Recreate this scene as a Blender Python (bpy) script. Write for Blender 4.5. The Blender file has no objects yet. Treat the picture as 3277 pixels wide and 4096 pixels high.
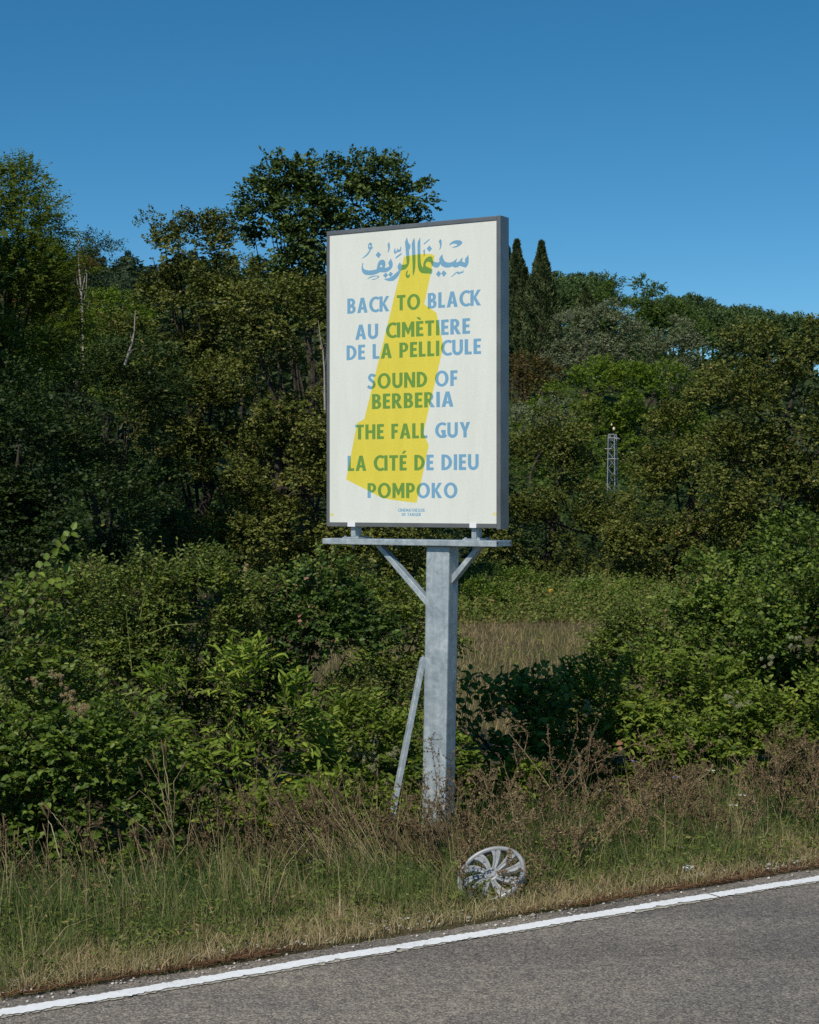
import bpy, bmesh, math
import numpy as np
from mathutils import Vector, Matrix
from mathutils.geometry import delaunay_2d_cdt

# ------------------------------------------------------------------ camera, sky, sun
F = 6827.0; CX = 1638.5; HY = 1984.0; HC = 2.1
sc = bpy.context.scene
cam = bpy.data.cameras.new('camera'); camo = bpy.data.objects.new('camera', cam)
sc.collection.objects.link(camo); sc.camera = camo
camo.location = (0, 0, HC); camo.rotation_euler = (math.radians(90), 0, 0)
cam.sensor_fit = 'VERTICAL'; cam.sensor_height = 30.0; cam.sensor_width = 24.0
cam.lens = F/4096*30.0
cam.shift_y = -(2048-HY)/4096.0
cam.clip_start = 0.1; cam.clip_end = 4000
cam.dof.use_dof = False

SUN_AZ = math.radians(24); SUN_EL = math.radians(47)
w = bpy.data.worlds.new("World"); sc.world = w; w.use_nodes = True
nt = w.node_tree; nt.nodes.clear()
sky = nt.nodes.new('ShaderNodeTexSky'); sky.sky_type = 'NISHITA'; sky.sun_disc = False
sky.sun_elevation = SUN_EL; sky.sun_rotation = math.radians(180)+SUN_AZ
sky.altitude = 300; sky.air_density = 0.75; sky.dust_density = 0.0; sky.ozone_density = 5.0
hs = nt.nodes.new('ShaderNodeHueSaturation'); hs.inputs['Saturation'].default_value = 1.25
hs.inputs['Hue'].default_value = 0.486
bg = nt.nodes.new('ShaderNodeBackground'); bg.inputs[1].default_value = 0.092
wo = nt.nodes.new('ShaderNodeOutputWorld')
nt.links.new(sky.outputs[0], hs.inputs['Color']); nt.links.new(hs.outputs[0], bg.inputs[0]); nt.links.new(bg.outputs[0], wo.inputs[0])
sl = bpy.data.lights.new('sun', 'SUN'); sl.energy = 4.0; sl.angle = math.radians(0.53); sl.color = (1.0, 0.94, 0.83)
so = bpy.data.objects.new('sun', sl); sc.collection.objects.link(so)
SD = Vector((math.sin(SUN_AZ)*math.cos(SUN_EL), math.cos(SUN_AZ)*math.cos(SUN_EL), -math.sin(SUN_EL)))
so.rotation_euler = SD.to_track_quat('-Z', 'Y').to_euler(); so.location = (-5, -10, 15)
sc.view_settings.view_transform = 'Standard'; sc.view_settings.look = 'None'
sc.view_settings.exposure = 0.0; sc.view_settings.gamma = 1.0; sc.view_settings.use_curve_mapping = False
sc.cycles.max_bounces = 6; sc.cycles.diffuse_bounces = 1; sc.cycles.transmission_bounces = 3
sc.cycles.transparent_max_bounces = 4; sc.cycles.use_denoising = False

rng = np.random.default_rng(11)
COL = sc.collection

# ------------------------------------------------------------------ helpers
def P(px, py, Y): return np.array([(px-CX)/F*Y, Y, HC+(HY-py)/F*Y])
def norm(a): return a/np.maximum(np.linalg.norm(a, axis=-1, keepdims=True), 1e-9)

def tag(o, label=None, cat=None, group=None, kind=None):
    if label: o['label'] = label
    if cat: o['category'] = cat
    if group: o['group'] = group
    if kind: o['kind'] = kind
    return o
def empty(name, loc, label, cat, group=None):
    o = bpy.data.objects.new(name, None); COL.objects.link(o); o.location = tuple(loc)
    o.empty_display_size = 0.1
    return tag(o, label, cat, group)
def link(name, me, mat=None, parent=None, loc=None):
    o = bpy.data.objects.new(name, me); COL.objects.link(o)
    if mat is not None and not me.materials: me.materials.append(mat)
    if parent is not None: o.parent = parent
    if loc is not None: o.location = tuple(loc)
    return o
def base_of(parent):
    b = np.zeros(3)
    while parent is not None:
        b += np.array(parent.location); parent = parent.parent
    return b
def npmesh(name, V, faces_sizes, loops, attrs=None, smooth=False):
    me = bpy.data.meshes.new(name)
    V = np.asarray(V, dtype=np.float32)
    me.vertices.add(len(V)); me.vertices.foreach_set('co', V.ravel())
    me.loops.add(len(loops)); me.loops.foreach_set('vertex_index', np.asarray(loops, dtype=np.int32))
    fs = np.asarray(faces_sizes, dtype=np.int32); st = np.concatenate([[0], np.cumsum(fs)[:-1]]).astype(np.int32)
    me.polygons.add(len(fs)); me.polygons.foreach_set('loop_start', st); me.polygons.foreach_set('loop_total', fs)
    if attrs:
        for k, v in attrs.items():
            a = me.attributes.new(k, 'FLOAT', 'FACE'); a.data.foreach_set('value', np.asarray(v, dtype=np.float32))
    me.update(calc_edges=True)
    if smooth: me.polygons.foreach_set('use_smooth', np.ones(len(fs), dtype=bool))
    return me
class Geo:
    """collects numpy geometry (quads and tris) with per face attributes tone / hue"""
    def __init__(s): s.V = []; s.S = []; s.L = []; s.a = []; s.b = []; s.n = 0
    def add(s, V, quads=None, tris=None, tone=None, hue=None):
        V = np.asarray(V).reshape(-1, 3)
        for fc, k in ((quads, 4), (tris, 3)):
            if fc is None or len(fc) == 0: continue
            fc = np.asarray(fc)
            s.S.append(np.full(len(fc), k)); s.L.append((fc+s.n).ravel())
            s.a.append(np.full(len(fc), .5) if tone is None else np.broadcast_to(tone[k] if isinstance(tone, dict) else tone, (len(fc),)))
            s.b.append(np.full(len(fc), .5) if hue is None else np.broadcast_to(hue[k] if isinstance(hue, dict) else hue, (len(fc),)))
        s.V.append(V); s.n += len(V)
    def mesh(s, name, origin=(0, 0, 0), smooth=False):
        V = np.concatenate(s.V)-np.asarray(origin)
        return npmesh(name, V, np.concatenate(s.S), np.concatenate(s.L),
                      {'tone': np.concatenate(s.a), 'hue': np.concatenate(s.b)}, smooth)
    def build(s, name, mat, parent=None, smooth=False):
        return link(name, s.mesh(name, base_of(parent), smooth), mat, parent)

def tubes(g, pts, rad, sides=4, tone=.5, hue=.5):
    """pts (N,K,3), rad (N,K) -> open tubes, tips closed by tapering"""
    pts = np.asarray(pts, float); rad = np.asarray(rad, float)
    if pts.ndim == 2: pts = pts[None]; rad = rad[None]
    N, K, _ = pts.shape
    t = np.gradient(pts, axis=1); t = norm(t)
    ref = np.zeros_like(t); ref[..., 0] = 1.0
    par = np.abs(t[..., 0]) > .9; ref[par] = (0, 1, 0)
    a = norm(np.cross(t, ref)); b = np.cross(t, a)
    ang = np.arange(sides)/sides*2*np.pi
    V = pts[:, :, None, :]+rad[:, :, None, None]*(np.cos(ang)[None, None, :, None]*a[:, :, None, :]+np.sin(ang)[None, None, :, None]*b[:, :, None, :])
    idx = np.arange(N*K*sides).reshape(N, K, sides)
    q = np.stack([idx[:, :-1, :], np.roll(idx, -1, 2)[:, :-1, :], np.roll(idx, -1, 2)[:, 1:, :], idx[:, 1:, :]], -1).reshape(-1, 4)
    tn = np.repeat(np.broadcast_to(tone, (N,)), (K-1)*sides); hu = np.repeat(np.broadcast_to(hue, (N,)), (K-1)*sides)
    g.add(V, quads=q, tone=tn, hue=hu)

def leaves(g, pos, dr, nr, ln, wd, tone, hue, fold=False, curl=.25):
    """leaf blades: pos base point, dr direction, nr approximate normal"""
    N = len(pos)
    if N == 0: return
    dr = norm(dr); sd = norm(np.cross(dr, nr)); nn = np.cross(sd, dr)
    ln = np.broadcast_to(ln, (N,))[:, None]; wd = np.broadcast_to(wd, (N,))[:, None]
    if not fold:
        V = np.stack([pos, pos+dr*ln*.45+sd*wd*.5, pos+dr*ln-nn*ln*curl*.5, pos+dr*ln*.45-sd*wd*.5], 1)
        q = np.arange(N*4).reshape(N, 4)
        g.add(V, quads=q, tone=tone, hue=hue)
    else:
        tip = pos+dr*ln*.98-nn*ln*curl
        up = nn*wd*.16
        r1 = pos+dr*ln*.28+sd*wd*.46+up; r2 = pos+dr*ln*.68+sd*wd*.36+up-nn*ln*curl*.45
        l1 = pos+dr*ln*.28-sd*wd*.46+up; l2 = pos+dr*ln*.68-sd*wd*.36+up-nn*ln*curl*.45
        V = np.stack([pos, r1, r2, tip, l2, l1], 1)
        i = np.arange(N)[:, None]*6
        q = np.concatenate([i+np.array([0, 1, 2, 3]), i+np.array([0, 3, 4, 5])])
        g.add(V, quads=q, tone=np.tile(tone, 2), hue=np.tile(hue, 2))

LIGHTWARD = np.array([-.25, -.55, .72])   # leaves turn their faces to the light
def sprigs(g, o, d, L, n, ll, lw, fold=False, droop=.2, curl=.25, spread=1.0, tone0=.5, tvar=.25, hue0=.5, hvar=.2, stem=None, updir=.6, whorl=False):
    """twigs with n alternate leaves each. stem: Geo to receive the twig"""
    M = len(o)
    if M == 0: return
    d = norm(d); L = np.broadcast_to(L, (M,))
    t = (np.arange(n)+.6)/n
    t = t[None, :]+rng.uniform(-.3/n, .3/n, (M, n))
    pos = o[:, None, :]+d[:, None, :]*(t*L[:, None])[..., None]
    pos[..., 2] -= droop*(t**2)*L[:, None]
    dd = np.broadcast_to(d[:, None, :], pos.shape).copy(); dd[..., 2] -= 2*droop*t
    dd = norm(dd)
    up = np.array([0, 0, 1.0])
    s = norm(np.cross(dd, up[None, None, :]+.01)); v = np.cross(s, dd)
    roll = rng.uniform(0, 2*np.pi, M)[:, None] + (np.arange(n)*2.4)[None, :] if whorl else rng.uniform(-.5, .5, (M, n))+np.pi*(np.arange(n) % 2)[None, :]
    lat = np.cos(roll)[..., None]*s+np.sin(roll)[..., None]*v
    ld = norm(dd*.75+lat*spread+rng.normal(0, .25, pos.shape))
    nr = norm(v*.25+LIGHTWARD*updir*1.25+rng.normal(0, .62, pos.shape))
    sc_ = rng.uniform(.65, 1.15, (M, n))*(1-.35*np.clip(t-.6, 0, 1))
    tb = rng.normal(tone0, tvar*.5, M)[:, None]+rng.normal(0, tvar*.6, (M, n))
    hb = rng.normal(hue0, hvar*.6, M)[:, None]+rng.normal(0, hvar*.6, (M, n))
    R = lambda x: x.reshape(-1, *x.shape[2:])
    leaves(g, R(pos), R(ld), R(nr), R(ll*sc_), R(lw*sc_), np.clip(R(tb), 0, 1), np.clip(R(hb), 0, 1), fold, curl)
    if stem is not None:
        k = 3; tt = np.linspace(0, 1, k)[None, :]
        pp = o[:, None, :]+d[:, None, :]*(tt*L[:, None])[..., None]; pp[..., 2] -= droop*(tt**2)*L[:, None]
        rr = (L[:, None]*.012+.0008)*(1-.75*tt)
        tubes(stem, pp, rr, 3)

def lobe(px, py, rx, ry, Y, d=None):
    s = Y/F
    return (P(px, py, Y), np.array([rx*s, (d if d is not None else max(rx, min(ry, rx*1.5))*s*.85), ry*s]))

def crown_points(lobes, clump, per_m2, per_clump, depth=.35, spread=.55, back=.5, ragged=.12):
    """sprig origins + outward directions gathered in clumps over a set of ellipsoids"""
    O = []; D = []; C = []
    for ci, (c, r) in enumerate(lobes):
        area = 4*np.pi*(((r[0]*r[1])**1.6+(r[0]*r[2])**1.6+(r[1]*r[2])**1.6)/3)**(1/1.6)
        nc = max(3, int(area*per_m2))
        u = norm(rng.normal(size=(nc, 3)))
        keep = (u[:, 1] < .25) | (rng.random(nc) < back); u = u[keep]; nc = len(u)
        rho = 1-depth*rng.random(nc)**1.3+rng.normal(0, ragged*.5, nc)
        cc = c+u*r*rho[:, None]
        ins = np.zeros(nc, bool)
        for cj, (c2, r2) in enumerate(lobes):
            if cj != ci: ins |= (np.sum(((cc-c2)/r2)**2, 1) < .5)
        cc = cc[~ins]; u = u[~ins]; nc = len(cc)
        if nc == 0: continue
        un = norm(u/r)
        k = np.maximum(1, rng.poisson(per_clump, nc)); idx = np.repeat(np.arange(nc), k)
        cr = clump*rng.uniform(.6, 1.3, nc)
        off = norm(rng.normal(size=(len(idx), 3))+np.array([0, -.15, .35]))*(rng.random(len(idx))**.33)[:, None]
        O.append(cc[idx]+off*cr[idx][:, None]*np.array([1, 1, .72]))
        D.append(norm(un[idx]*.9+off*spread+np.array([0, 0, .35])+rng.normal(0, .25, off.shape)))
        C.append(np.repeat(rng.normal(0, 1, nc), k))
    return np.concatenate(O), np.concatenate(D), np.concatenate(C)

# ------------------------------------------------------------------ materials
def M(name):
    m = bpy.data.materials.new(name); m.use_nodes = True; n = m.node_tree; n.nodes.clear()
    out = n.nodes.new('ShaderNodeOutputMaterial')
    return m, n, out
def ramp(n, stops, interp='LINEAR'):
    r = n.nodes.new('ShaderNodeValToRGB'); r.color_ramp.interpolation = interp
    e = r.color_ramp.elements
    while len(e) < len(stops): e.new(.5)
    for el, (p, c) in zip(e, stops): el.position = p; el.color = (*c, 1)
    return r
def attr(n, name):
    a = n.nodes.new('ShaderNodeAttribute'); a.attribute_name = name; return a.outputs['Fac']
def bsdf(n, out, rough=.5, spec=.5, metal=0):
    b = n.nodes.new('ShaderNodeBsdfPrincipled'); b.inputs['Roughness'].default_value = rough
    b.inputs['Specular IOR Level'].default_value = spec; b.inputs['Metallic'].default_value = metal
    n.links.new(b.outputs[0], out.inputs['Surface']); return b
def noise(n, scale, detail=4, rough=.6, coord='Object', vec=None, dist=0):
    t = n.nodes.new('ShaderNodeTexNoise'); t.inputs['Scale'].default_value = scale
    t.inputs['Detail'].default_value = detail; t.inputs['Roughness'].default_value = rough; t.inputs['Distortion'].default_value = dist
    if vec is None:
        tc = n.nodes.new('ShaderNodeTexCoord'); vec = tc.outputs[coord]
    n.links.new(vec, t.inputs['Vector']); return t
def mix(n, a, b, fac, mode='MIX'):
    m = n.nodes.new('ShaderNodeMix'); m.data_type = 'RGBA'; m.blend_type = mode
    for s, v in ((m.inputs[6], a), (m.inputs[7], b), (m.inputs[0], fac)):
        if isinstance(v, (int, float)): s.default_value = v
        elif isinstance(v, tuple): s.default_value = (*v, 1)
        else: n.links.new(v, s)
    return m.outputs[2]
def bump(n, b, h, strength=.3, dist=.01):
    u = n.nodes.new('ShaderNodeBump'); u.inputs['Strength'].default_value = strength; u.inputs['Distance'].default_value = dist
    n.links.new(h, u.inputs['Height']); n.links.new(u.outputs[0], b.inputs['Normal'])
def math_(n, op, a, b=None, clamp=False):
    m = n.nodes.new('ShaderNodeMath'); m.operation = op; m.use_clamp = clamp
    for i, v in enumerate((a, b)):
        if v is None: continue
        if isinstance(v, (int, float)): m.inputs[i].default_value = v
        else: n.links.new(v, m.inputs[i])
    return m.outputs[0]

def leaf_mat(name, dark, mid, light, odd=None, odd_at=.93, rough=.55, trans=.28, spec=.22):
    """tone runs dark->light leaf albedo; the rare high 'hue' values are odd (yellowed or dead) leaves"""
    m, n, out = M(name)
    r = ramp(n, [(.0, dark), (.5, mid), (1., light)]); n.links.new(attr(n, 'tone'), r.inputs[0])
    col = r.outputs[0]
    if odd:
        g = math_(n, 'GREATER_THAN', attr(n, 'hue'), odd_at); col = mix(n, col, odd, g)
    b = n.nodes.new('ShaderNodeBsdfPrincipled'); b.inputs['Roughness'].default_value = rough; b.inputs['Specular IOR Level'].default_value = spec
    n.links.new(col, b.inputs['Base Color'])
    tcol = mix(n, col, (1.25, 1.35, .5), 1.0, 'MULTIPLY')
    t = n.nodes.new('ShaderNodeBsdfTranslucent'); n.links.new(tcol, t.inputs[0])
    ms = n.nodes.new('ShaderNodeMixShader'); ms.inputs[0].default_value = trans
    n.links.new(b.outputs[0], ms.inputs[1]); n.links.new(t.outputs[0], ms.inputs[2]); n.links.new(ms.outputs[0], out.inputs['Surface'])
    return m
def plain(name, c1, c2, scale=20, rough=.8, spec=.3, metal=0, bmp=0):
    m, n, out = M(name); b = bsdf(n, out, rough, spec, metal)
    t = noise(n, scale, 5); r = ramp(n, [(.3, c1), (.7, c2)]); n.links.new(t.outputs[0], r.inputs[0]); n.links.new(r.outputs[0], b.inputs['Base Color'])
    if bmp: bump(n, b, t.outputs[0], bmp, .01)
    return m

MAT = {}
MAT['oak'] = leaf_mat('oak_leaf', (.035, .050, .006), (.088, .105, .017), (.20, .205, .045), (.26, .16, .06), .9, trans=.16)
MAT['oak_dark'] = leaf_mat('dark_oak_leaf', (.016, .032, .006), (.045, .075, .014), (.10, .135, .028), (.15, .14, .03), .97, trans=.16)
MAT['tall_oak'] = leaf_mat('tall_oak_leaf', (.022, .042, .008), (.058, .095, .018), (.13, .17, .04), None, trans=.16)
MAT['locust'] = leaf_mat('locust_leaf', (.045, .075, .010), (.10, .145, .018), (.18, .22, .035), (.32, .19, .08), .92, trans=.45)
MAT['lime'] = leaf_mat('bright_leaf', (.050, .09, .008), (.12, .18, .018), (.21, .27, .03), (.28, .25, .03), .93, trans=.4)
MAT['green'] = leaf_mat('green_leaf', (0.030, 0.061, 0.011), (0.068, 0.115, 0.020), (0.128, 0.182, 0.038), (0.216, 0.162, 0.041), .93, trans=.35)
MAT['holm'] = leaf_mat('holm_oak_leaf', (.065, .078, .040), (.16, .18, .10), (.28, .30, .18), None)
MAT['cypress'] = leaf_mat('cypress_leaf', (0.019, 0.034, 0.011), (0.051, 0.074, 0.024), (0.115, 0.135, 0.047), (0.121, 0.095, 0.041), .95, trans=.05)
MAT['pine'] = leaf_mat('pine_needles', (0.024, 0.051, 0.016), (0.061, 0.101, 0.030), (0.115, 0.169, 0.047), None, trans=.1)
MAT['fir'] = leaf_mat('fir_needles', (0.014, 0.030, 0.014), (0.035, 0.061, 0.027), (0.074, 0.108, 0.047), None, trans=.05)
MAT['rust'] = leaf_mat('rusty_leaf', (.035, .032, .010), (.10, .075, .020), (.19, .12, .035), (.05, .08, .015), .75)
MAT['bramble'] = leaf_mat('bramble_leaf', (.034, .066, .008), (.105, .165, .020), (.22, .28, .045), (.34, .18, .10), .985, rough=.5, spec=.3)
MAT['bramble_dead'] = leaf_mat('bramble_leaf_with_dead_ones', (.028, .058, .009), (.075, .135, .021), (.16, .23, .04), (.42, .22, .14), .84, rough=.5, spec=.3)
MAT['privet'] = leaf_mat('privet_leaf', (.040, .075, .009), (.115, .165, .022), (.24, .28, .05), (.24, .22, .05), .96, rough=.5, spec=.3)
MAT['long'] = leaf_mat('long_bright_leaf', (.070, .13, .014), (.165, .24, .028), (.30, .37, .055), (.42, .38, .04), .95, trans=.35)
MAT['mixed'] = leaf_mat('mixed_leaf', (.050, .090, .010), (.13, .19, .022), (.25, .31, .045), (.40, .34, .04), .95, trans=.35)
MAT['weed'] = leaf_mat('weed_leaf', (.050, .080, .014), (.115, .155, .030), (.21, .235, .06), (.28, .21, .08), .88)
MAT['bark'] = plain('bark', (.030, .024, .018), (.075, .062, .046), 12, .9, .2, 0, .6)
MAT['deadwood'] = plain('bleached_dead_wood', (.24, .21, .18), (.40, .36, .31), 18, .85, .2)
MAT['twig'] = plain('twig', (.06, .045, .03), (.14, .10, .06), 30, .85, .2)
MAT['cane'] = plain('yellow_green_cane', (.16, .20, .04), (.30, .30, .08), 25, .5, .4)
MAT['fluff'] = plain('dry_seed_fluff', (.30, .21, .10), (.52, .41, .24), 60, .95, .1)
MAT['cream'] = plain('cream_flower_heads', (.28, .30, .14), (.45, .45, .27), 60, .9, .1)

def grass_mat():
    m, n, out = M('verge_grass')
    r = ramp(n, [(.0, (.040, .078, .016)), (.35, (.095, .15, .035)), (.62, (.22, .22, .075)), (.82, (.43, .315, .16)), (1., (.58, .47, .27))])
    n.links.new(attr(n, 'tone'), r.inputs[0])
    b = n.nodes.new('ShaderNodeBsdfPrincipled'); b.inputs['Roughness'].default_value = .55; b.inputs['Specular IOR Level'].default_value = .3
    n.links.new(r.outputs[0], b.inputs['Base Color'])
    t = n.nodes.new('ShaderNodeBsdfTranslucent'); n.links.new(r.outputs[0], t.inputs[0])
    ms = n.nodes.new('ShaderNodeMixShader'); ms.inputs[0].default_value = .25
    n.links.new(b.outputs[0], ms.inputs[1]); n.links.new(t.outputs[0], ms.inputs[2]); n.links.new(ms.outputs[0], out.inputs['Surface'])
    return m
MAT['grass'] = grass_mat()
def stalk_mat():
    m, n, out = M('dry_weed'); b = bsdf(n, out, .8, .2)
    r = ramp(n, [(.0, (.050, .032, .016)), (.45, (.165, .115, .060)), (.75, (.33, .245, .135)), (1., (.52, .43, .26))])
    n.links.new(attr(n, 'tone'), r.inputs[0]); n.links.new(r.outputs[0], b.inputs['Base Color']); return m
MAT['dry'] = stalk_mat()

# ------------------------------------------------------------------ terrain
A0 = np.array([-1.658, 6.909]); U2 = np.array([.8475, .5306]); N2 = np.array([-.5306, .8475])
def sdist(x, y): return (x-A0[0])*N2[0]+(y-A0[1])*N2[1]
def along(x, y): return (x-A0[0])*U2[0]+(y-A0[1])*U2[1]
def nz(x, y, s=1.0, ph=0):
    x = x*s; y = y*s
    return (np.sin(x*1.7+ph+1.3*np.sin(y*.9+ph))+np.sin(y*2.1+1.7*ph+1.1*np.sin(x*1.3))+.6*np.sin(x*4.1+y*3.3+ph)+.4*np.sin(x*7.7-y*6.1+ph*2))/3
def ground_z(x, y):
    x = np.asarray(x, float); y = np.asarray(y, float)
    s = sdist(x, y)
    z = np.interp(s, [-50, .12, .25, .5, 1.2, 3, 6, 9, 14], [.012, .012, .016, .02, -.02, -.10, -.22, -.40, -.60])
    az = x/np.maximum(y, 5)
    h = np.interp(y, [0, 52, 64, 90, 120, 180, 260, 340, 600, 1500], [0, 0, 1.2, 5.2, 10.5, 20.5, 33.5, 37, 20, 0])
    fz = np.interp(az, [-.5, -.24, -.12, 0, .1, .24, .5], [.98, 1.0, .98, .92, .79, .565, .43])
    z = z+h*fz
    z = z+.03*nz(x, y, 1.2)*np.clip((s-.5)/1.5, 0, 1)*(y < 60)+np.clip((y-60)/60, 0, 1)*1.2*nz(x, y, .05)
    return z

def grid_mesh(name, xs, ys, zf, mat):
    X, Y = np.meshgrid(xs, ys); Z = zf(X, Y)
    V = np.stack([X, Y, Z], -1).reshape(-1, 3); nx = len(xs); ny = len(ys)
    i = np.arange(nx*ny).reshape(ny, nx)
    q = np.stack([i[:-1, :-1], i[:-1, 1:], i[1:, 1:], i[1:, :-1]], -1).reshape(-1, 4)
    me = npmesh(name, V, np.full(len(q), 4), q.ravel(), smooth=True)
    return link(name, me, mat)

# asphalt ------------------------------------------------
def asphalt_mat():
    m, n, out = M('asphalt'); b = bsdf(n, out, .85, .35)
    tc = n.nodes.new('ShaderNodeTexCoord'); v = tc.outputs['Object']
    vo = n.nodes.new('ShaderNodeTexVoronoi'); vo.inputs['Scale'].default_value = 120; n.links.new(v, vo.inputs['Vector'])
    stone = ramp(n, [(.0, (.120, .113, .106)), (.35, (.200, .182, .160)), (.7, (.285, .255, .215)), (1., (.43, .38, .315))])
    sep = n.nodes.new('ShaderNodeSeparateColor'); n.links.new(vo.outputs['Color'], sep.inputs[0]); n.links.new(sep.outputs[0], stone.inputs[0])
    edge = ramp(n, [(.0, (1, 1, 1)), (.55, (.90, .90, .90)), (.85, (.58, .58, .58))]); n.links.new(vo.outputs['Distance'], edge.inputs[0])
    mp = n.nodes.new('ShaderNodeMath'); mp.operation = 'MULTIPLY'; mp.inputs[1].default_value = 1.0; n.links.new(vo.outputs['Distance'], mp.inputs[0]); n.links.new(mp.outputs[0], edge.inputs[0])
    c = mix(n, stone.outputs[0], edge.outputs[0], 1.0, 'MULTIPLY')
    big = noise(n, .9, 5, .6, vec=v); rb = ramp(n, [(.3, (.74, .75, .78)), (.7, (1.16, 1.12, 1.06))]); n.links.new(big.outputs[0], rb.inputs[0])
    c = mix(n, c, rb.outputs[0], 1.0, 'MULTIPLY')
    mid = noise(n, 14, 4, .6, vec=v); rm = ramp(n, [(.3, (.80, .80, .81)), (.7, (1.15, 1.14, 1.12))]); n.links.new(mid.outputs[0], rm.inputs[0])
    c = mix(n, c, rm.outputs[0], 1.0, 'MULTIPLY')
    # darker rolled wheel track running along the road
    mp2 = n.nodes.new('ShaderNodeMapping'); mp2.inputs['Rotation'].default_value = (0, 0, -math.atan2(U2[1], U2[0])); mp2.inputs['Scale'].default_value = (.12, 1.6, 1)
    n.links.new(v, mp2.inputs[0]); tr = noise(n, 1.0, 3, .5, vec=mp2.outputs[0]); rt = ramp(n, [(.35, (.80, .80, .82)), (.65, (1.1, 1.1, 1.09))]); n.links.new(tr.outputs[0], rt.inputs[0])
    c = mix(n, c, rt.outputs[0], 1.0, 'MULTIPLY')
    n.links.new(c, b.inputs['Base Color'])
    bump(n, b, vo.outputs['Distance'], .4, -.005)
    return m
MAT['asphalt'] = asphalt_mat()
def ribbon_pts(a, s): return A0[0]+a*U2[0]+s*N2[0], A0[1]+a*U2[1]+s*N2[1]
def build_road():
    aa = np.linspace(-60, 90, 300); ss = np.array([-7.5, -5, -3, -1.5, -.8, -.3, 0, .3, .45])
    Am, Sm = np.meshgrid(aa, ss); x, y = ribbon_pts(Am, Sm)
    z = 0.006*nz(x, y, .7)*0
    V = np.stack([x, y, np.zeros_like(x)], -1).reshape(-1, 3); nx = len(aa)
    i = np.arange(V.shape[0]).reshape(len(ss), nx)
    q = np.stack([i[:-1, :-1], i[:-1, 1:], i[1:, 1:], i[1:, :-1]], -1).reshape(-1, 4)
    o = link('road', npmesh('road', V, np.full(len(q), 4), q.ravel()), MAT['asphalt']); tag(o, kind='structure')
build_road()
def paint_mat():
    m, n, out = M('road_paint'); b = bsdf(n, out, .7, .4)
    t = noise(n, 26, 6, .75); t2 = noise(n, 3.2, 3, .5)
    f = math_(n, 'ADD', t.outputs[0], math_(n, 'MULTIPLY', t2.outputs[0], .35))
    r = ramp(n, [(.43, (.13, .125, .12)), (.49, (.48, .47, .45)), (.56, (.74, .745, .74)), (.8, (.86, .87, .88))]); n.links.new(f, r.inputs[0])
    n.links.new(r.outputs[0], b.inputs['Base Color']); bump(n, b, t.outputs[0], .35, .004); return m
def build_line(name, s0, s1, z, mat, seed, jit=.004, step=.012):
    r = np.random.default_rng(seed)
    aa = np.arange(-3.5, 9.5, step); n_ = len(aa)
    def edge(s):
        j = r.normal(0, jit, n_); chip = (r.random(n_) < .03)*r.uniform(0, .02, n_)
        return s+j+.004*np.sin(aa*3.1+seed)+.003*np.sin(aa*9.3)
    lo = edge(s0)+np.convolve((r.random(n_) < .06)*r.uniform(0, .022, n_), [.5, 1, .6], 'same'); hi = edge(s1)-(r.random(n_) < .04)*r.uniform(0, .012, n_)
    V = []
    for s in (lo, lo*.66+hi*.34, lo*.34+hi*.66, hi):
        x, y = ribbon_pts(aa, s); V.append(np.stack([x, y, np.full(n_, z)], -1))
    V = np.concatenate(V); i = np.arange(4*n_).reshape(4, n_)
    q = np.stack([i[:-1, :-1], i[:-1, 1:], i[1:, 1:], i[1:, :-1]], -1).reshape(-1, 4)
    a = aa[q[:, 0] % n_]
    keep = ~((np.abs(a-3.83) < .005) )   # hairline break across the paint
    q = q[keep]
    return link(name, npmesh(name, V, np.full(len(q), 4), q.ravel()), mat)
MAT['paint'] = paint_mat()
MAT['old_paint'] = plain('worn_old_paint', (.26, .24, .20), (.52, .48, .39), 45, .8, .3)
o = build_line('edge_line', -.045, .045, .008, MAT['paint'], 3); tag(o, 'white solid painted line along the asphalt edge', 'road marking', kind='structure')
o = build_line('old_paint_edge', -.058, -.02, .004, MAT['old_paint'], 8, .006); tag(o, kind='structure')

def ground_mat():
    m, n, out = M('soil'); b = bsdf(n, out, .95, .1)
    tc = n.nodes.new('ShaderNodeTexCoord'); v = tc.outputs['Object']
    a = noise(n, 3, 6, .7, vec=v); fine = noise(n, 60, 5, .7, vec=v)
    r = ramp(n, [(.3, (.040, .031, .019)), (.5, (.085, .065, .038)), (.7, (.16, .12, .07))]); n.links.new(a.outputs[0], r.inputs[0])
    rf = ramp(n, [(.3, (.6, .6, .6)), (.7, (1.25, 1.25, 1.25))]); n.links.new(fine.outputs[0], rf.inputs[0])
    c = mix(n, r.outputs[0], rf.outputs[0], 1.0, 'MULTIPLY')
    g = noise(n, .35, 4, .6, vec=v); rg = ramp(n, [(.4, (0, 0, 0)), (.6, (1, 1, 1))]); n.links.new(g.outputs[0], rg.inputs[0])
    c = mix(n, c, (.075, .085, .03), math_(n, 'MULTIPLY', rg.outputs[0], .7))
    sx = n.nodes.new('ShaderNodeSeparateXYZ'); n.links.new(v, sx.inputs[0])   # the hillside beyond the field is overgrown
    mr = n.nodes.new('ShaderNodeMapRange'); mr.inputs['From Min'].default_value = 42; mr.inputs['From Max'].default_value = 50; n.links.new(sx.outputs['Y'], mr.inputs['Value'])
    sc_ = ramp(n, [(.35, (.018, .028, .008)), (.65, (.055, .075, .02))]); n.links.new(a.outputs[0], sc_.inputs[0])
    c = mix(n, c, sc_.outputs[0], mr.outputs[0])
    n.links.new(c, b.inputs['Base Color']); bump(n, b, fine.outputs[0], .8, .02); return m
MAT['soil'] = ground_mat()
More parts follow.
